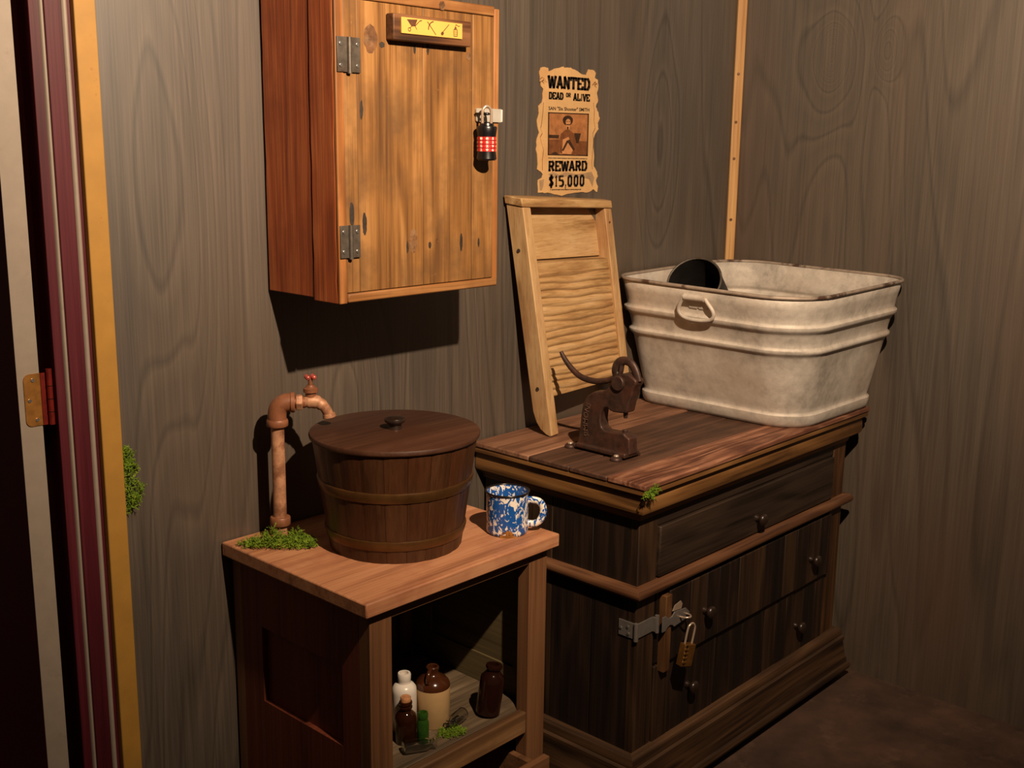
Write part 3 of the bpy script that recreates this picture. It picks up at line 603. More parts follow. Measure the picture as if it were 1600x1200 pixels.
GL = {'A': ([((.12, 0), (.5, 1)), ((.5, 1), (.88, 0)), ((.26, .32), (.74, .32))], [(.12, 0), (.88, 0), (.5, 1)]),
 'W': ([((.06, 1), (.28, 0)), ((.28, 0), (.5, .8)), ((.5, .8), (.72, 0)), ((.72, 0), (.94, 1))], [(.08, 1), (.5, 1), (.92, 1)]),
 'N': ([((.17, 0), (.17, 1)), ((.17, 1), (.83, 0)), ((.83, 0), (.83, 1))], [(.17, 0), (.17, 1), (.83, 1)]),
 'T': ([((.5, 0), (.5, 1)), ((.04, .97), (.96, .97)), ((.07, .75), (.07, 1)), ((.93, .75), (.93, 1))], [(.5, 0)]),
 'E': ([((.2, 0), (.2, 1)), ((.1, .04), (.92, .04)), ((.1, .96), (.92, .96)), ((.2, .5), (.7, .5)), ((.9, 0), (.9, .25)), ((.9, .75), (.9, 1))], []),
 'D': ([((.2, 0), (.2, 1)), ((.08, .96), (.65, .96)), ((.08, .04), (.65, .04)), ((.65, .96), (.88, .72)), ((.88, .72), (.88, .28)), ((.88, .28), (.65, .04))], []),
 'R': ([((.2, 0), (.2, 1)), ((.08, .96), (.65, .96)), ((.2, .5), (.65, .5)), ((.65, .96), (.85, .82)), ((.85, .82), (.85, .64)), ((.85, .64), (.65, .5)), ((.55, .5), (.85, .03))], [(.2, 0), (.87, 0)]),
 'L': ([((.25, 0), (.25, 1)), ((.12, .04), (.92, .04)), ((.9, 0), (.9, .3))], [(.25, 1)]),
 'I': ([((.5, 0), (.5, 1))], [(.5, 0), (.5, 1)]),
 'V': ([((.1, 1), (.5, 0)), ((.5, 0), (.9, 1))], [(.1, 1), (.9, 1)]),
 'O': ([((.15, .25), (.15, .75)), ((.85, .25), (.85, .75)), ((.15, .75), (.38, .97)), ((.38, .97), (.62, .97)), ((.62, .97), (.85, .75)), ((.15, .25), (.38, .03)), ((.38, .03), (.62, .03)), ((.62, .03), (.85, .25))], []),
 '1': ([((.5, 0), (.5, 1)), ((.25, .8), (.5, 1))], [(.5, 0)]),
 '5': ([((.2, .95), (.85, .95)), ((.2, .95), (.2, .55)), ((.2, .57), (.65, .57)), ((.65, .57), (.85, .42)), ((.85, .42), (.85, .18)), ((.85, .18), (.62, .03)), ((.62, .03), (.2, .06))], []),
 '$': ([((.8, .8), (.5, .92)), ((.5, .92), (.2, .75)), ((.2, .75), (.8, .3)), ((.8, .3), (.5, .08)), ((.5, .08), (.2, .22)), ((.5, -.10), (.5, 1.10))], []),
 ',': ([((.6, .1), (.4, -.2))], [(.55, .05)])}
GL['0'] = ([((.22, .2), (.22, .8)), ((.78, .2), (.78, .8)), ((.22, .8), (.4, .98)), ((.4, .98), (.6, .98)), ((.6, .98), (.78, .8)), ((.22, .2), (.4, .02)), ((.4, .02), (.6, .02)), ((.6, .02), (.78, .2))], [])
def slab_text(word, tl, br_px, tr, t=.13, serif=.19, sh_=.13, widths=None):
    """slab-serif lettering between the top-left, top-right and bottom-left crop points"""
    a, b, c = PW(*tl), PW(*tr), PW(*br_px); x0, x1 = a[0], b[0]; z1, z0 = (a[1]+b[1])/2, c[1]
    ws = [(.55 if g in 'I1' else .35 if g == ',' else 1.25 if g == 'W' else 1.0) for g in word]; tot = sum(ws)+.1*(len(ws)-1)
    polys = []; cx = 0; H = z1-z0
    for g, wd in zip(word, ws):
        gx0 = x0+(x1-x0)*cx/tot; gw = (x1-x0)*wd/tot; cx += wd+.1
        st, sf = GL[g]
        T = t*min(gw*1.3, H)
        for p, q in st:
            p = (gx0+p[0]*gw, z0+p[1]*H); q = (gx0+q[0]*gw, z0+q[1]*H)
            dx, dy = q[0]-p[0], q[1]-p[1]; L = math.hypot(dx, dy); k = T*(1.0 if abs(dy) > abs(dx)*.4 else .62)
            nx, ny = -dy/L*k, dx/L*k; ex, ey = dx/L*k*.3, dy/L*k*.3
            polys.append([(p[0]+nx-ex, p[1]+ny-ey), (q[0]+nx+ex, q[1]+ny+ey), (q[0]-nx+ex, q[1]-ny+ey), (p[0]-nx-ex, p[1]-ny-ey)])
        for p in sf:
            X = gx0+p[0]*gw; Z = z0+p[1]*H; s_ = serif*gw/wd if wd >= 1 else serif*gw*1.4; dzz = -sh_*H if p[1] > .5 else sh_*H
            polys.append([(X-s_, Z), (X+s_, Z), (X+s_, Z+dzz), (X-s_, Z+dzz)])
    return polys
flat('headline', slab_text('WANTED', (382, 193), (382, 283), (708, 216), .165, sh_=.17), 'ink')
flat('subheading', slab_text('DEAD', (388, 318), (388, 372), (500, 328), .165, sh_=.17)+slab_text('ALIVE', (580, 330), (580, 385), (706, 340), .165, sh_=.17)+slab_text('OR', (522, 326), (522, 358), (558, 328), .15), 'ink')
flat('reward_line', slab_text('REWARD', (384, 862), (384, 936), (686, 858), .165, sh_=.17), 'ink')
flat('reward_amount', slab_text('$15,000', (384, 978), (384, 1060), (668, 966), .135), 'ink')
def small_text(name, body, tl, tr, bl, mat='ink', bold=.0):
    V, F = text_geo(body, bold); a, b, c = PW(*tl), PW(*tr), PW(*bl)
    mb = MB().add([(a[0]+(b[0]-a[0])*u, YP-.0003, c[1]+(a[1]-c[1])*v+(b[1]-a[1])*u) for u, v in V], F)
    build(name, mb, mat, po, smooth=0, recalc=False)
small_text('name_line', 'SAN "Six Shooter" SMITH', (385, 430), (704, 444), (385, 460), bold=.022)
def wq(x0, y0, x1, y1): return [PW(x0, y0), PW(x1, y0), PW(x1, y1), PW(x0, y1)]
def dashes(y_l, y_r, x0, x1, n, h, rg_):
    o = []
    for i in range(n):
        a = x0+(x1-x0)*i/n; b = a+(x1-x0)/n*rg_.uniform(.5, .85); t = i/n; yy = y_l+(y_r-y_l)*t; o.append([PW(a, yy), PW(b, yy), PW(b, yy+h*rg_.uniform(.6, 1)), PW(a, yy+h)])
    return o
rq = random.Random(9)
flat('small_print', dashes(831, 838, 384, 690, 26, 7, rq)+dashes(1078, 1076, 400, 640, 20, 9, rq), 'ink')
flat('flourish', sum([[[PW(*p), PW(*q), (PW(*q)[0]+.0009, PW(*q)[1]-.0012), (PW(*p)[0]+.0009, PW(*p)[1]-.0012)] for p, q in zip(c_, c_[1:])] for c_ in
    ([(320, 215), (335, 200), (345, 215), (335, 240), (350, 250), (340, 235)], [(345, 205), (370, 240), (372, 240)], [(315, 240), (345, 225), (360, 240)],
     [(742, 250), (752, 236), (758, 252), (745, 272), (760, 280)], [(725, 265), (745, 240), (770, 270)], [(735, 262), (765, 250)],
     [(345, 400), (340, 470), (330, 560), (322, 600), (335, 640), (318, 670), (330, 720), (345, 770), (335, 850), (336, 930)],
     [(735, 400), (742, 470), (738, 540), (748, 600), (730, 640), (735, 700), (728, 780), (722, 860), (725, 920)])], []), 'photo_mid')
flat('torn_patch', [[PW(*p) for p in ((385, 960), (420, 945), (470, 965), (520, 945), (600, 960), (660, 955), (720, 940), (742, 990), (728, 1060), (700, 1000), (640, 985), (540, 975), (470, 990), (400, 985))]], 'paper_torn', YP+.0002, .0003)
flat('torn_patch', [[PW(*p) for p in ((312, 1010), (350, 1000), (345, 1050), (332, 1090), (315, 1085))]], 'paper_torn', YP+.0002, .0003)
flat('portrait', [[PW(383, 480), PW(697, 492), PW(686, 816), PW(380, 808)]], 'photo_bg', YP+.0003, .0004)
flat('portrait_frame', [[PW(*a), PW(*b), PW(*c), PW(*d)] for a, b, c, d in (((381, 476), (699, 488), (699, 496), (381, 484)), ((381, 476), (389, 476), (386, 812), (378, 812)), ((691, 490), (699, 490), (690, 820), (682, 820)), ((378, 804), (690, 811), (690, 819), (378, 812)))], 'photo_dark', YP-.0002)
for pc in [[PW(*p) for p in ((385, 690), (470, 690), (470, 806), (384, 804))], [PW(*p) for p in ((600, 700), (688, 705), (683, 812), (600, 808))]]: flat('portrait_floor', [pc], 'photo_mid', YP, .0002)
for pc in [[PW(*p) for p in ((388, 652), (468, 655), (462, 682), (388, 678))], [PW(*p) for p in ((585, 640), (638, 642), (630, 672), (618, 720), (600, 718))], [PW(*p) for p in ((400, 800), (440, 785), (462, 803), (440, 807))]]: flat('portrait_furniture', [pc], 'photo_dark', YP-.0001, .0002)
flat('portrait_coat', [[PW(*p) for p in ((515, 615), (545, 612), (585, 645), (600, 720), (603, 800), (560, 812), (500, 808), (472, 790), (470, 700), (480, 645))]], 'photo_mid', YP-.0002, .0002)
for pc in [[PW(*p) for p in ((495, 690), (540, 670), (580, 760), (560, 805), (490, 800))], [PW(*p) for p in ((520, 560), (552, 560), (548, 605), (535, 615), (523, 602))]]: flat('portrait_shirt', [pc], 'photo_light', YP-.0003, .0002)
flat('portrait_hair', [[PW(535+42*math.cos(a)*(1 if math.sin(a) < 0 else .95), 542+40*math.sin(a)) for a in [2*math.pi*i/16 for i in range(16)]]], 'photo_dark', YP-.0002, .0001)
flat('portrait_face', [[PW(537+19*math.cos(a), 555+27*math.sin(a)) for a in [2*math.pi*i/14 for i in range(14)]]], 'photo_light', YP-.0004, .0002)
flat('portrait_moustache', [[PW(*p) for p in ((522, 570), (552, 570), (550, 578), (524, 578))], [PW(*p) for p in ((527, 590), (540, 590), (538, 612), (529, 612))], [PW(*p) for p in ((524, 700), (548, 690), (590, 770), (575, 775), (535, 715), (500, 780), (488, 775))], [PW(*p) for p in ((523, 548), (533, 548), (533, 553), (523, 553))], [PW(*p) for p in ((541, 548), (551, 548), (551, 553), (541, 553))]], 'photo_dark', YP-.0006, .0002)

# ------------------------------------------------------------------ washboard leaning on the wall
FL = Vector((1.912, -.112, CT)); FR = Vector((2.272, -.076, CT)); TL = Vector((1.856, -.062, 1.297))
Wd = (FR-FL).length; wr = (FR-FL).normalized()
FRT = -.016; Ld = (TL-FL).length; wu = (TL-FL).normalized(); wn = wr.cross(wu).normalized()
if wn.y < 0: wn = -wn                                        # towards the wall
wn2 = Vector((.02, .995, .09)).normalized()
def W(a, b, c): return FL + wr*a + wu*b*(1+FRT*a/Wd/Ld*1.0) + wn2*c
wbd = thing('washboard', 'bare pine washboard with wooden ribs leaning on the plywood wall', 'washboard', FL+wr*Wd/2)
def wbox(a0, a1, b0, b1, c0, c1):
    return MB().add([W(a, b, c) for b in (b0, b1) for (a, c) in ((a0, c0), (a1, c0), (a1, c1), (a0, c1))], [(0, 1, 2, 3), (4, 5, 6, 7), (0, 1, 5, 4), (1, 2, 6, 5), (2, 3, 7, 6), (3, 0, 4, 7)])
DP = .052
def stile(a0, a1):
    prof = [(0, 0), (.004, .004), (.001, .02)]
    foot = [(.006, .0), (.018, .002), (.034, .010), (.046, .026), (DP, .05)]
    P = [(0.0, .004)]+foot+[(DP, Ld-.001), (0, Ld-.001)]
    return MB().prism(P, a1-a0, lambda c, b, h: W(a0+h, b, c))
build('stile', stile(0, .029), 'wb', wbd, bevel=.002)
build('stile', stile(Wd-.030, Wd), 'wb', wbd, bevel=.002)
build('top_rail', wbox(-.003, Wd+.003, Ld, Ld+.020, -.002, DP+.002), 'wb_x', wbd, bevel=.003)
build('soap_panel', wbox(.029, Wd-.030, Ld-.125, Ld-.0, .034, .042), 'wb_x', wbd, bevel=.001)
build('panel_ledge', wbox(.029, Wd-.030, .395, .403, .012, .042), 'wb_x', wbd, bevel=.001)
mb = MB(); na, nb = 26, 210; b0, b1 = .092, .403; rq = random.Random(4)
nr = 17
ph = [rq.uniform(-.4, .4) for _ in range(nr+3)]; am = [rq.uniform(.6, 1.1) for _ in range(nr+3)]
for j in range(nb+1):
    for i in range(na+1):
        u = i/na; t = j/nb; q = t*nr*(1.02)
        wob = .16*math.sin(3.1*u+ph[int(q)]*4)+.10*math.sin(9*u+ph[int(q)]*9)
        dpt = .0048*am[int(q)]*(abs(math.cos(math.pi*(q+wob)))-.5)
        if t > .93: dpt = .001
        edge = 1
        mb.v.append(W(.029+(Wd-.059)*u, b0+(b1-b0)*t, .0085-dpt*edge))
for j in range(nb):
    for i in range(na): k = j*(na+1)+i; mb.f.append((k, k+1, k+na+2, k+na+1))
# back and edges
bb = len(mb.v)
mb.v += [W(.029, b0, .022), W(Wd-.030, b0, .022), W(Wd-.030, b1, .022), W(.029, b1, .022)]
mb.f.append((bb, bb+3, bb+2, bb+1)); mb.f.append(tuple([bb, bb+1]+[i for i in range(na, -1, -1)])); mb.f.append(tuple([bb+2, bb+3]+[nb*(na+1)+i for i in range(na+1)]))
build('ribbed_board', mb, 'wb_x', wbd, smooth=60, recalc=False)
for (b_, c_) in ((.43, .030), (.11, .026)):
    build('peg', MB().cyl(W(-.0005, b_, c_), W(-.0015, b_, c_), .0045, 10), 'knot_dark', wbd)
build('peg', MB().cyl(W(Wd-.016, Ld-.035, -.0002), W(Wd-.016, Ld-.035, -.0012), .003, 10), 'knot', wbd)

# ------------------------------------------------------------------ galvanised wash tub
TH = .335; TZ = CT+.0005
def rloop(x0, x1, y0, y1, r, k=9, m=6):
    P = []
    rb = r*.55                                     # the corner by the wall is tighter
    rc = r*.68
    cs = ((x1-rc, y0+rc, -90, rc), (x1-r, y1-r, 0, r), (x0+rb, y1-rb, 90, rb), (x0+r, y0+r, 180, r))
    for q, (cx, cy, a, r) in enumerate(cs):
        arc = [(cx+r*math.cos(R(a+90*i/k)), cy+r*math.sin(R(a+90*i/k))) for i in range(k+1)]
        if P:
            p = P[-1]; P += [(p[0]+(arc[0][0]-p[0])*i/m, p[1]+(arc[0][1]-p[1])*i/m) for i in range(1, m)]
        P += arc
    p = P[-1]; a = P[0]; P += [(p[0]+(a[0]-p[0])*i/m, p[1]+(a[1]-p[1])*i/m) for i in range(1, m)]
    return P
BOT = (2.372, 2.770, -.482, -.022, .090); TOP = (2.238, 2.7985, -.556, -.018, .125)
lev = [(0, .001), (.003, .005), (.010, .0075), (.024, .0075), (.031, .006), (.035, .001), (.040, -.001)]
zz = .052
while zz < .172: lev.append((zz, 0)); zz += .02
lev += [(.182, 0), (.189, .002), (.193, .006), (.198, .0085), (.203, .007), (.207, .002), (.211, 0), (.222, -.0005), (.238, 0), (.246, .002), (.250, .0065), (.256, .0095), (.262, .008), (.266, .0025), (.271, 0), (.285, 0), (.305, 0), (TH, 0)]
mb = MB(); loops = []
def tubloop(z_, out):
    t = z_/TH; e = [BOT[i]+(TOP[i]-BOT[i])*t for i in range(5)]
    return rloop(e[0]-out, e[1]+out, e[2]-out, e[3]+out, e[4]+out)
def zoff(x, y, t): return 0.016*t*((x-TOP[0])/(TOP[1]-TOP[0])*.55+(y-TOP[2])/(TOP[3]-TOP[2])*.6-.35)
for z_, o_ in lev:
    L_ = tubloop(z_, o_); loops.append(L_)
    mb.v += [Vector((x, y, TZ+z_+zoff(x, y, z_/TH))) for x, y in L_]
n = len(loops[0])
for i in range(len(lev)-1):
    for j in range(n): k = (j+1) % n; mb.f.append((i*n+j, i*n+k, (i+1)*n+k, (i+1)*n+j))
L_ = tubloop(.012, -.012); q = len(mb.v); mb.v += [Vector((x, y, TZ+.012)) for x, y in L_]
for j in range(n): k = (j+1) % n; mb.f.append((q+j, q+k, k, j))
mb.f.append(tuple(range(q, q+n))[::-1])
tub = thing('wash_tub', 'square galvanised zinc wash tub with ring handle standing on the chest', 'tub', (2.55, -.29, CT))
tbm = build('tub_body', mb, 'zinc_tub', tub, smooth=45, recalc=False)
so_ = tbm.modifiers.new('solid', 'SOLIDIFY'); so_.thickness = .003; so_.offset = -1
build('rolled_rim', MB().tube([(x, y, TZ+TH+zoff(x, y, 1)) for x, y in tubloop(TH, .0)], .0044, 10, closed=True), 'rim_rust', tub, smooth=60)
# ring handle on the face towards -x : px (1083, 475)
def tubx(z_): t = z_/TH; return BOT[0]+(TOP[0]-BOT[0])*t
HY = -.268
hz = lambda z_: TZ+z_+zoff(2.24, HY, z_/TH)
xa = tubx(.31)-.004
hb = build('handle_bracket', MB().cyl((xa-.006, HY-.028, hz(.312)), (xa-.006, HY+.028, hz(.312)), .0085, 16), 'zinc_tub', tub)
build('bracket_plate', MB().prism([(-.030, .318), (.030, .318), (.030, .296), (.024, .284), (.004, .283), (0, .287), (-.004, .283), (-.024, .284), (-.030, .296)], .0025, lambda u, v, h: (tubx(v)-h-.0005, HY+u, hz(v))), 'zinc_tub', hb, smooth=0)
hp_ = [(-.030, .312), (-.036, .302), (-.047, .286), (-.049, .273), (-.040, .262), (-.018, .257), (.012, .256), (.036, .260), (.048, .270), (.048, .283), (.038, .301), (.030, .312)]
build('ring_handle', MB().tube(catmull([(tubx(v)-.011-(.312-v)*.12, HY+u, hz(v)) for u, v in hp_], 4), .0046, 10), 'zinc_tub', tub, smooth=60)
for u in (-.014, .014): build('rivet', MB().lathe([(0, .003), (.003, .002), (.004, 0)], 10, (0, 0, 0)), 'zinc_tub', hb).location = (tubx(.29)-.004-tub.location.x, HY+u-tub.location.y, hz(.29)-tub.location.z)
# vertical seam at the near corner
# dark tin can leaning in the tub
cn = thing('black_tin_can', 'black open tin can leaning inside the zinc tub', 'can', (2.585, -.20, CT+.05))
mc = Vector((2.350, -.225, 1.050)); bc = Vector((2.585, -.165, .875)); ax = (mc-bc).normalized()
side = ax.cross(Vector((0, 0, 1))).normalized(); upv = side.cross(ax)
def can(prof, n=36):
    mb = MB().lathe(prof, n); mb.v = [bc+side*p.x+upv*p.y+ax*p.z for p in mb.v]; return mb
LC = (mc-bc).length; RC = .068
build('can_wall', can([(0, .002), (RC, .002), (RC, LC), (RC-.002, LC), (RC-.002, .006), (0, .006)]), 'black_tin', cn, smooth=50)
build('can_rim', MB().tube([mc+side*RC*math.cos(a)+upv*RC*math.sin(a) for a in [2*math.pi*i/40 for i in range(40)]], .003, 8, closed=True), 'iron', cn, smooth=60)
cn.location = bc

# ------------------------------------------------------------------ cast iron hand press
pr_ = thing('hand_press', 'rusty cast iron lever press standing on the chest before the washboard', 'press', (1.90, -.25, CT))
XT = 1.886
def PT(u, v):
    p = hit(850+u/5.715, 530+v/5.715, 0, XT); return (p.y, p.z)
fr = [(285, 950), (300, 900), (318, 800), (328, 680), (345, 580), (385, 505), (445, 468), (510, 470), (560, 445), (600, 402), (640, 345), (690, 310), (745, 312), (790, 345), (820, 375), (818, 410), (795, 440), (785, 500), (758, 570), (742, 640), (735, 662), (680, 662), (612, 652), (582, 635), (562, 612), (532, 615), (508, 645), (500, 720), (508, 785), (540, 818), (600, 830), (665, 838), (710, 842), (722, 862), (758, 890), (764, 1040), (700, 1058), (575, 1042), (450, 1018), (335, 992)]
P = [PT(u, v) for u, v in fr]
zmin = CT+.008
P = [(y, max(z_, zmin)) for y, z_ in P]
TW = .030
build('cast_frame', MB().prism(P, TW, lambda y, z_, h: (XT+h, y, z_)), 'cast', pr_, bevel=.0035, seg=3, smooth=50)
yb0, yb1 = PT(300, 960)[0], PT(764, 1040)[0]
build('base_plate', B(XT-.012, XT+TW+.012, yb1+.004, yb0-.002, CT+.004, CT+.016), 'cast', pr_, bevel=.004, seg=3)
for i, (yy, xx) in enumerate(((yb0+.016, XT-.006), (yb1+.022, XT-.018), (yb0+.016, XT+TW+.008), (yb1+.022, XT+TW+.018))):
    ft = build('foot_lug', MB().lathe([(0, 0), (.013, 0), (.013, .004), (.010, .007), (0, .008)], 18, (xx, yy, CT+.0005)), 'cast', pr_, smooth=50)
    build('screw', MB().lathe([(.006, .008), (.006, .010), (.004, .0118), (0, .0125)], 14, (xx, yy, CT+.0005)), 'chrome', ft, smooth=60)
    if i in (0, 2): build('foot_arm', B(min(xx, XT+.006)-.004, max(xx, XT+TW-.006)+.004, yy-.022, yy, CT+.003, CT+.010), 'cast', ft, bevel=.002)
y_, z_ = PT(668, 392); build('pivot_boss', MB().cyl((XT-.007, y_, z_), (XT+TW+.007, y_, z_), .0165, 28), 'cast', pr_, bevel=.002)
lv = [(118, 118), (150, 180), (205, 258), (275, 328), (350, 366), (440, 384), (530, 376), (600, 352), (640, 335)]
rl = [.0042, .0055, .0062, .0066, .0068, .0068, .0066, .0066, .007]
LP = [Vector((XT+.013, *PT(u, v))) for u, v in lv]; LC_ = catmull(LP, 5)
rr = [rl[min(i//5, 7)]+(rl[min(i//5+1, 8)]-rl[min(i//5, 7)])*((i % 5)/5) for i in range(len(LC_))]
build('lever', MB().tube(LC_, rr, 14), 'cast', pr_, smooth=70)
lp = [(632, 345), (608, 300), (618, 240), (650, 205), (700, 200), (748, 225), (780, 275), (800, 330), (812, 385)]
build('lever_fork', MB().tube(catmull([Vector((XT+.012, *PT(u, v))) for u, v in lp], 5), .0062, 12, flat=1.5), 'cast', pr_, smooth=70)
lp = [(690, 300), (735, 240), (760, 235)]
build('link', MB().tube(catmull([Vector((XT+.012, *PT(u, v))) for u, v in ((645, 335), (660, 285), (668, 232), (690, 210))], 4), .0045, 10, flat=1.6), 'cast', pr_, smooth=70)
y_, z_ = PT(690, 715); _, z2 = PT(690, 650); build('plunger', MB().cyl((XT+.015, y_, z_), (XT+.015, y_, z2), .0042, 14, .006), 'cast', pr_)
y_, z_ = PT(688, 818); _, z2 = PT(688, 842); build('anvil', MB().cyl((XT+.015, y_, z2-.004), (XT+.015, y_, z_), .0060, 14), 'cast', pr_, bevel=.001)
# raised lettering up the back of the frame
V, F = text_geo('SIMMONS', .015)
bl = [Vector((0, *PT(384, 862))), Vector((0, *PT(374, 760))), Vector((0, *PT(382, 660))), Vector((0, *PT(408, 570)))]
cv = catmull(bl, 8)
def on(u, v):
    i = min(int(u*(len(cv)-1)), len(cv)-2); t = u*(len(cv)-1)-i; p = cv[i].lerp(cv[i+1], t); d = (cv[i+1]-cv[i]).normalized(); nrm = Vector((0, d.z, -d.y))
    return Vector((XT-.0022, p.y, p.z))+nrm*(v-.5)*.0130
mb = MB(); mb.add([on(u, v) for u, v in V]+[on(u, v)+Vector((.003, 0, 0)) for u, v in V], F+[tuple(i+len(V) for i in f) for f in F])
build('raised_lettering', mb, 'cast_worn', pr_, smooth=0, recalc=False)

# ------------------------------------------------------------------ faucet
px_, py_ = 1.1880, -.065
fc = thing('standpipe_tap', 'rusty standpipe with a brass garden tap rising from the table', 'tap', (px_, py_, TB))
def lz(name, prof, mat, n=24, parent=None): return build(name, MB().lathe([(r_, z_) for r_, z_ in prof], n, (px_, py_, TB)), mat, parent or fc, smooth=40)
lz('floor_flange', [(0, 0), (.026, 0), (.026, .003), (.020, .006), (.0185, .008), (0, .008)], 'fitting')
lz('base_collar', [(.0122, .028), (.0180, .028), (.0190, .030), (.0190, .042), (.0175, .044), (.0122, .044)], 'fitting')
lz('pipe', [(0, .001), (.0122, .001), (.0122, .232), (0, .232)], 'pipe')
ez = TB+.262
lz('elbow_collar', [(.012, .219), (.0190, .219), (.0200, .221), (.0200, .229), (.0185, .232), (.0130, .232)], 'fitting')
fd = Vector((.78, -.62, 0)).normalized()
c0 = Vector((px_, py_, TB))
el = [c0+Vector((0, 0, .226)), c0+Vector((0, 0, .240)), c0+Vector((0, 0, .252))+fd*.003, c0+Vector((0, 0, .2605))+fd*.010, c0+Vector((0, 0, .263))+fd*.020, c0+Vector((0, 0, .263))+fd*.028]
build('elbow', MB().tube(catmull(el, 4), .0172, 20), 'fitting', fc, smooth=50)
ah = TB+.263
def along(a, b, r, n=20, r2=None): return MB().cyl(Vector((px_, py_, ah))+fd*a, Vector((px_, py_, ah))+fd*b, r, n, r2)
build('elbow_collar', along(.025, .033, .0190), 'fitting', fc, bevel=.0015)
build('hex_nut', along(.035, .047, .0155, 6), 'pipe', fc, bevel=.0015)
build('thread', along(.032, .052, .0110), 'fitting', fc)
bp = [Vector((px_, py_, ah))+fd*a+Vector((0, 0, z_)) for a, z_ in ((.047, 0), (.056, .001), (.066, .001), (.076, -.002), (.085, -.009), (.091, -.018), (.094, -.026))]
build('tap_spout', MB().tube(catmull(bp, 4), [.0105]*4+[.0128]*8+[.0112]*4+[.0096]*5+[.0096]*4, 18), 'pipe', fc, smooth=60)
e = bp[-1]; build('spout_lip', MB().cyl(e+Vector((0, 0, .004)), e+Vector((0, 0, -.004))+fd*.0015, .0112, 18, .0125), 'pipe', fc, bevel=.001)
bt = Vector((px_, py_, ah))+fd*.062
build('bonnet', MB().lathe([(.010, .006), (.010, .018), (.0135, .019), (.0135, .026), (.009, .028), (.007, .032), (0, .033)], 18, bt), 'fitting', fc, smooth=40)
hd = build('tap_handle', MB().cyl(bt+Vector((0, 0, .030)), bt+Vector((0, 0, .046)), .0042, 12), 'fitting', fc)
for a in (0, 90, 180, 270):
    dv = Vector((math.cos(R(a+20)), math.sin(R(a+20)), 0)); mb = MB().lathe([(0, -.005), (.0035, -.0035), (.005, 0), (.0035, .0035), (0, .005)], 12, bt+Vector((0, 0, .047))+dv*.008)
    build('handle_lobe', mb, 'tap_red', hd, smooth=80)

# ------------------------------------------------------------------ wooden bucket and its lid
bx, by = 1.334, -.226; BH = .205; r0, r1 = .1235, .1520
bk = thing('wooden_bucket', 'dark brown staved wooden bucket with two brass hoops on the table', 'bucket', (bx, by, TB))
NS = 22
stv = MB(); ga = 2*math.pi/NS; n_ = 4
def radat(z_): return r0+(r1-r0)*z_/BH
vv = []
for z_ in (0.0, BH):
    for i in range(n_+1):
        a = -ga/2*.985+ga*.985*i/n_; rr_ = radat(z_)-(.0009 if i in (0, n_) else 0); vv.append((rr_*math.cos(a), rr_*math.sin(a), z_))
    for i in range(n_, -1, -1):
        a = -ga/2*.985+ga*.985*i/n_; rr_ = radat(z_)-.012; vv.append((rr_*math.cos(a), rr_*math.sin(a), z_))
k = 2*(n_+1)
stv.add(vv, [tuple(range(k)), tuple(range(2*k-1, k-1, -1))]+[(i, (i+1) % k, (i+1) % k+k, i+k) for i in range(k)])
s0 = build('stave', stv, 'stave', bk, world=False, smooth=25)
for i in range(1, NS):
    c_ = s0.copy(); COL.objects.link(c_); c_.parent = bk; c_.rotation_euler = (0, 0, ga*i)
build('bucket_bottom', MB().cyl((bx, by, TB+.004), (bx, by, TB+.014), r0-.011, 32), 'stave', bk)
for za, zb in ((.116, .136), (.024, .043)):
    ra, rb = radat(za)+.0006, radat(zb)+.0006
    build('hoop', MB().lathe([(ra-.002, za), (ra+.0012, za+.001), (ra+.0022, za+.004), (rb+.0022, zb-.004), (rb+.0012, zb-.001), (rb-.002, zb)], 64, (bx, by, TB), close=True), 'hoop', bk, smooth=45)
ld = thing('bucket_lid', 'round dark wooden lid with turned knob on the bucket', 'lid', (bx, by, TB+BH))
build('lid_board', MB().lathe([(0, .0005), (.1545, .0005), (.1572, .003), (.1578, .007), (.1562, .0105), (.152, .012), (0, .0125)], 72, (bx, by, TB+BH)), 'lid', ld, smooth=35)
build('lid_knob', MB().lathe([(0, .012), (.0130, .012), (.0130, .015), (.0115, .018), (.0125, .022), (.0185, .0255), (.0200, .029), (.0185, .0325), (.010, .0345), (0, .035)], 28, (bx, by, TB+BH)), 'knob', ld, smooth=50)

# ------------------------------------------------------------------ enamel mug
mx, my = 1.518, -.3405; MH = .0825; MR = .0415
mg = thing('enamel_mug', 'blue and white marbled enamel mug with black rim on the table corner', 'mug', (mx, my, TB))
build('mug_body', MB().lathe([(0, .0004), (MR*.90, .0004), (MR*.96, .003), (MR*.975, .008), (MR*.975, MH-.010), (MR*1.0, MH), (MR*.965, MH), (MR*.945, MH-.010), (MR*.945, .006), (0, .004)], 56, (mx, my, TB)), 'enamel', mg, smooth=40)
build('mug_rim', MB().tube([(mx+MR*1.0*math.cos(a), my+MR*1.0*math.sin(a), TB+MH) for a in [2*math.pi*i/56 for i in range(56)]], .0020, 8, closed=True), 'enamel_black', mg, smooth=70)
hd_ = Vector((math.cos(R(-47)), math.sin(R(-47)), 0)); cz = Vector((mx, my, TB))
hpth = [cz+hd_*a+Vector((0, 0, z_)) for a, z_ in ((MR*.95, .064), (MR*1.2, .0645), (MR*1.5, .0605), (MR*1.66, .049), (MR*1.64, .033), (MR*1.45, .0205), (MR*1.2, .0165), (MR*.95, .0175))]
build('mug_handle', MB().tube(catmull(hpth, 5), .0044, 10, flat=1.6), 'enamel', mg, smooth=70)
cam_dir = math.atan2(-1.75-my, 0-mx)
mb = MB(); q = random.Random(3); cols = 16
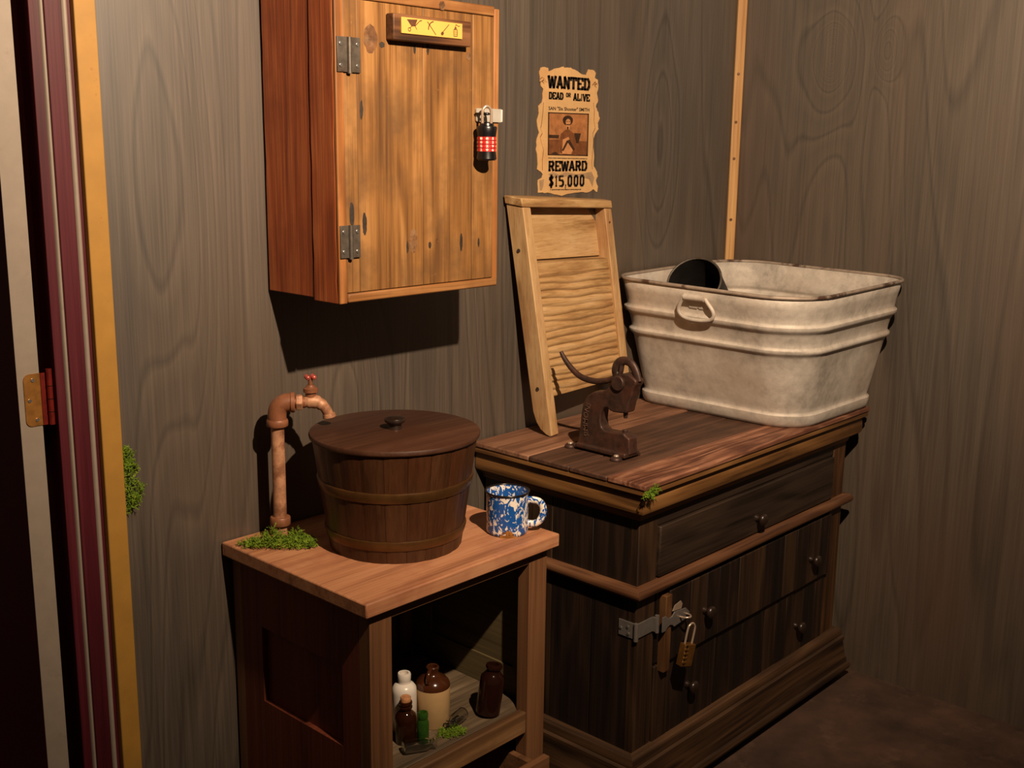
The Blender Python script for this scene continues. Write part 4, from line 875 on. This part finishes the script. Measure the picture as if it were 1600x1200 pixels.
for i in range(cols+1):
    a = cam_dir+.02+(i/cols-.5)*.78; hh = .0165*math.sin(math.pi*i/cols)**.7*q.uniform(.75, 1.05)
    for z_ in (.0006, .0006+hh*.5, .0006+hh):
        rr_ = MR*(.975 if z_ > .007 else .95)+.0007
        mb.v.append(Vector((mx+rr_*math.cos(a), my+rr_*math.sin(a), TB+z_)))
for i in range(cols):
    for j in range(2): k = i*3+j; mb.f.append((k, k+3, k+4, k+1))
build('chipped_spot', mb, 'chip', mg, smooth=0)

# ------------------------------------------------------------------ bottles on the shelf
SZ = .3452
def bottle(name, label, cat, x, y, prof, mat, n=32, rot=None, z_=SZ, inner=None):
    o = thing(name, label, cat, (x, y, z_), rot=rot)
    build('bottle_body', MB().lathe(prof, n), mat, o, world=False, smooth=40)
    return o
bottle('stoneware_bottle', 'tall white stoneware bottle on the table shelf behind the corked bottle', 'bottle', 1.302, -.282,
       [(0, 0), (.022, 0), (.0235, .002), (.0235, .078), (.0225, .087), (.018, .093), (.0125, .096), (.0115, .099), (.0125, .102), (.0128, .113), (.0115, .1155), (.008, .1155), (.008, .100), (0, .09)], 'stone_white')
jg = thing('stoneware_jug', 'two-tone stoneware jug, cream body and brown glazed shoulder, on the table shelf', 'jug', (1.357, -.301, SZ))
build('jug_body', MB().lathe([(0, 0), (.0315, 0), (.033, .002), (.0335, .0765), (.0332, .0785), (0, .0785)], 40), 'stone_cream', jg, world=False, smooth=40)
build('jug_shoulder', MB().lathe([(.0336, .0770), (.0336, .0805), (.0315, .0860), (.026, .0925), (.018, .0980), (.0125, .1010), (.0105, .1060), (.0118, .1120), (.0125, .1150), (.0105, .1170), (.008, .1160), (.0075, .100)], 40), 'stone_brown', jg, world=False, smooth=50)
build('jug_handle', MB().tube(catmull([(-.010, -.004, .112), (-.018, -.009, .111), (-.023, -.012, .104), (-.024, -.012, .093)], 5), .0042, 10), 'stone_brown', jg, world=False, smooth=60)
am = bottle('corked_bottle', 'small amber glass bottle with cork stopper at the front of the shelf', 'bottle', 1.2745, -.3165,
       [(0, 0), (.019, 0), (.0205, .002), (.0205, .047), (.019, .054), (.0135, .060), (.0105, .063), (.0100, .066), (.0125, .068), (.0125, .071), (.0100, .073), (.0120, .075), (.0125, .079), (.0115, .081), (.007, .081), (.007, .062), (.0165, .054), (.018, .046), (.018, .003), (0, .003)], 'amber')
build('cork', MB().lathe([(0, .066), (.0068, .066), (.0072, .080), (.0098, .0815), (.0100, .0885), (.0090, .0900), (0, .0900)], 18), 'cork', am, world=False, smooth=40)
bottle('green_bottle', 'tiny green glass bottle beside the corked amber bottle', 'bottle', 1.2945, -.3415,
       [(0, 0), (.010, 0), (.0112, .0015), (.0112, .040), (.0095, .045), (.0085, .047), (.0098, .050), (.0098, .058), (.0088, .060), (.006, .060), (.006, .046), (.0095, .039), (.0095, .003), (0, .003)], 'green')
bottle('brown_bottle', 'dark brown medicine bottle tilting by the right leg of the shelf', 'bottle', 1.4535, -.3545,
       [(0, 0), (.021, 0), (.0238, .002), (.0240, .066), (.0225, .076), (.0165, .083), (.0135, .087), (.0132, .092), (.0155, .093), (.0165, .097), (.0155, .100), (.0120, .1015), (.0090, .1015), (.0090, .09), (0, .088)], 'brownglass', rot=(R(4), R(6), 0), z_=SZ+.0032)
gp = [(0, 0), (.0105, 0), (.012, .0015), (.012, .042), (.0105, .047), (.0075, .050), (.0070, .056), (.0088, .058), (.0088, .062), (.006, .062), (.0055, .050), (.0095, .045), (.0105, .040), (.0105, .003), (0, .003)]
bottle('clear_bottle', 'small clear glass bottle lying before the corked amber bottle', 'bottle', 1.2405, -.3465, gp, 'clear', rot=(R(90), 0, R(62)), z_=SZ+.0125)
bottle('clear_vial', 'clear glass vial lying beside the moss on the shelf', 'bottle', 1.4070, -.3340, gp, 'clear', rot=(R(90), 0, R(-75)), z_=SZ+.0125)

# ------------------------------------------------------------------ moss
def moss(name, label, centre, size, n, seed, normal=(0, 0, 1), spread=1.0, tall=1.0, drops=None, avoid=None, front=None):
    q = random.Random(seed); mb = MB(); nv = Vector(normal).normalized()
    tx = nv.orthogonal().normalized(); ty = nv.cross(tx)
    cs = drops or [(0, 0, 1.0)]
    for i in range(n):
        cd = q.choice(cs); cx, cy, ck = cd[:3]; kt = cd[3] if len(cd) > 3 else 1.0
        a = q.uniform(0, 2*math.pi); rr_ = math.sqrt(q.random())*size*ck
        p = Vector(centre)+Vector((cx, cy, 0) if abs(nv.z) > .5 else (cx, 0, cy))+(tx*math.cos(a)+ty*math.sin(a))*rr_*spread
        if front and (p.xy-Vector(front[:2])).dot(Vector((-.66, -.75))) < front[2]: continue
        if avoid and any((p.xy-Vector(q_[:2])).length < q_[2] for q_ in avoid): continue
        hh = size*ck*tall*kt*(1-(rr_/(size*ck))**2*.6)*q.uniform(.05, .75)
        p = p+nv*hh
        d = (nv*q.uniform(-.1, .9)+tx*q.uniform(-1, 1)+ty*q.uniform(-1, 1)).normalized(); L = q.uniform(.005, .012)
        pp = [p, p+d*L*.5+Vector((q.uniform(-1, 1), q.uniform(-1, 1), q.uniform(-1, 1)))*.0012, p+d*L]
        mb.tube(pp, [.00075, .0006, .0003], 4, caps=True)
        for _ in range(2):
            d2 = (d+Vector((q.uniform(-1, 1), q.uniform(-1, 1), q.uniform(-1, 1)))*.9).normalized()
            mb.tube([pp[1], pp[1]+d2*L*.5], [.0006, .0003], 4, caps=False)
    o = build(name, mb, 'moss', loc=tuple(centre), smooth=80, recalc=False)
    return tag(o, label, 'moss')
moss('moss_clump', 'bright green moss clump at the foot of the rusty standpipe', (1.158, -.093, TB+.001), .036, 1700, 1, front=(px_, py_, .030), avoid=[(1.334, -.226, .150)], tall=1.0,
     drops=[(-.016, .022, .75, 1.0), (-.002, .008, .60, 2.0), (.012, -.004, .8, .9), (.030, -.020, .55, 2.0), (.042, -.040, .6, .9), (-.030, .035, .6, .7), (.020, -.018, .9, .9)])
moss('moss_sprig', 'small green moss sprig on the shelf beside the jug', (1.352, -.358, SZ+.0005), .020, 260, 2, tall=.6, drops=[(0, 0, 1), (.012, -.008, .6), (-.012, .004, .7)])
moss('moss_tuft', 'tiny green moss tuft clinging to the chest cornice corner', (1.762, -.4935, .757), .0060, 110, 3, normal=(-.2, -1, .2), tall=.8, drops=[(-.008, -.002, 1), (.004, -.001, 1), (.016, .001, .9), (.028, .004, .8), (.012, -.006, .7)])
moss('moss_patch', 'green moss growing on the wall behind the ochre door casing', (.914, -.003, .86), .021, 520, 4, normal=(.15, -1, 0), tall=.8, drops=[(.000, .045, .75), (.004, .015, 1.0), (.012, -.02, 1.0), (.004, -.040, .9), (-.004, .028, .8)])
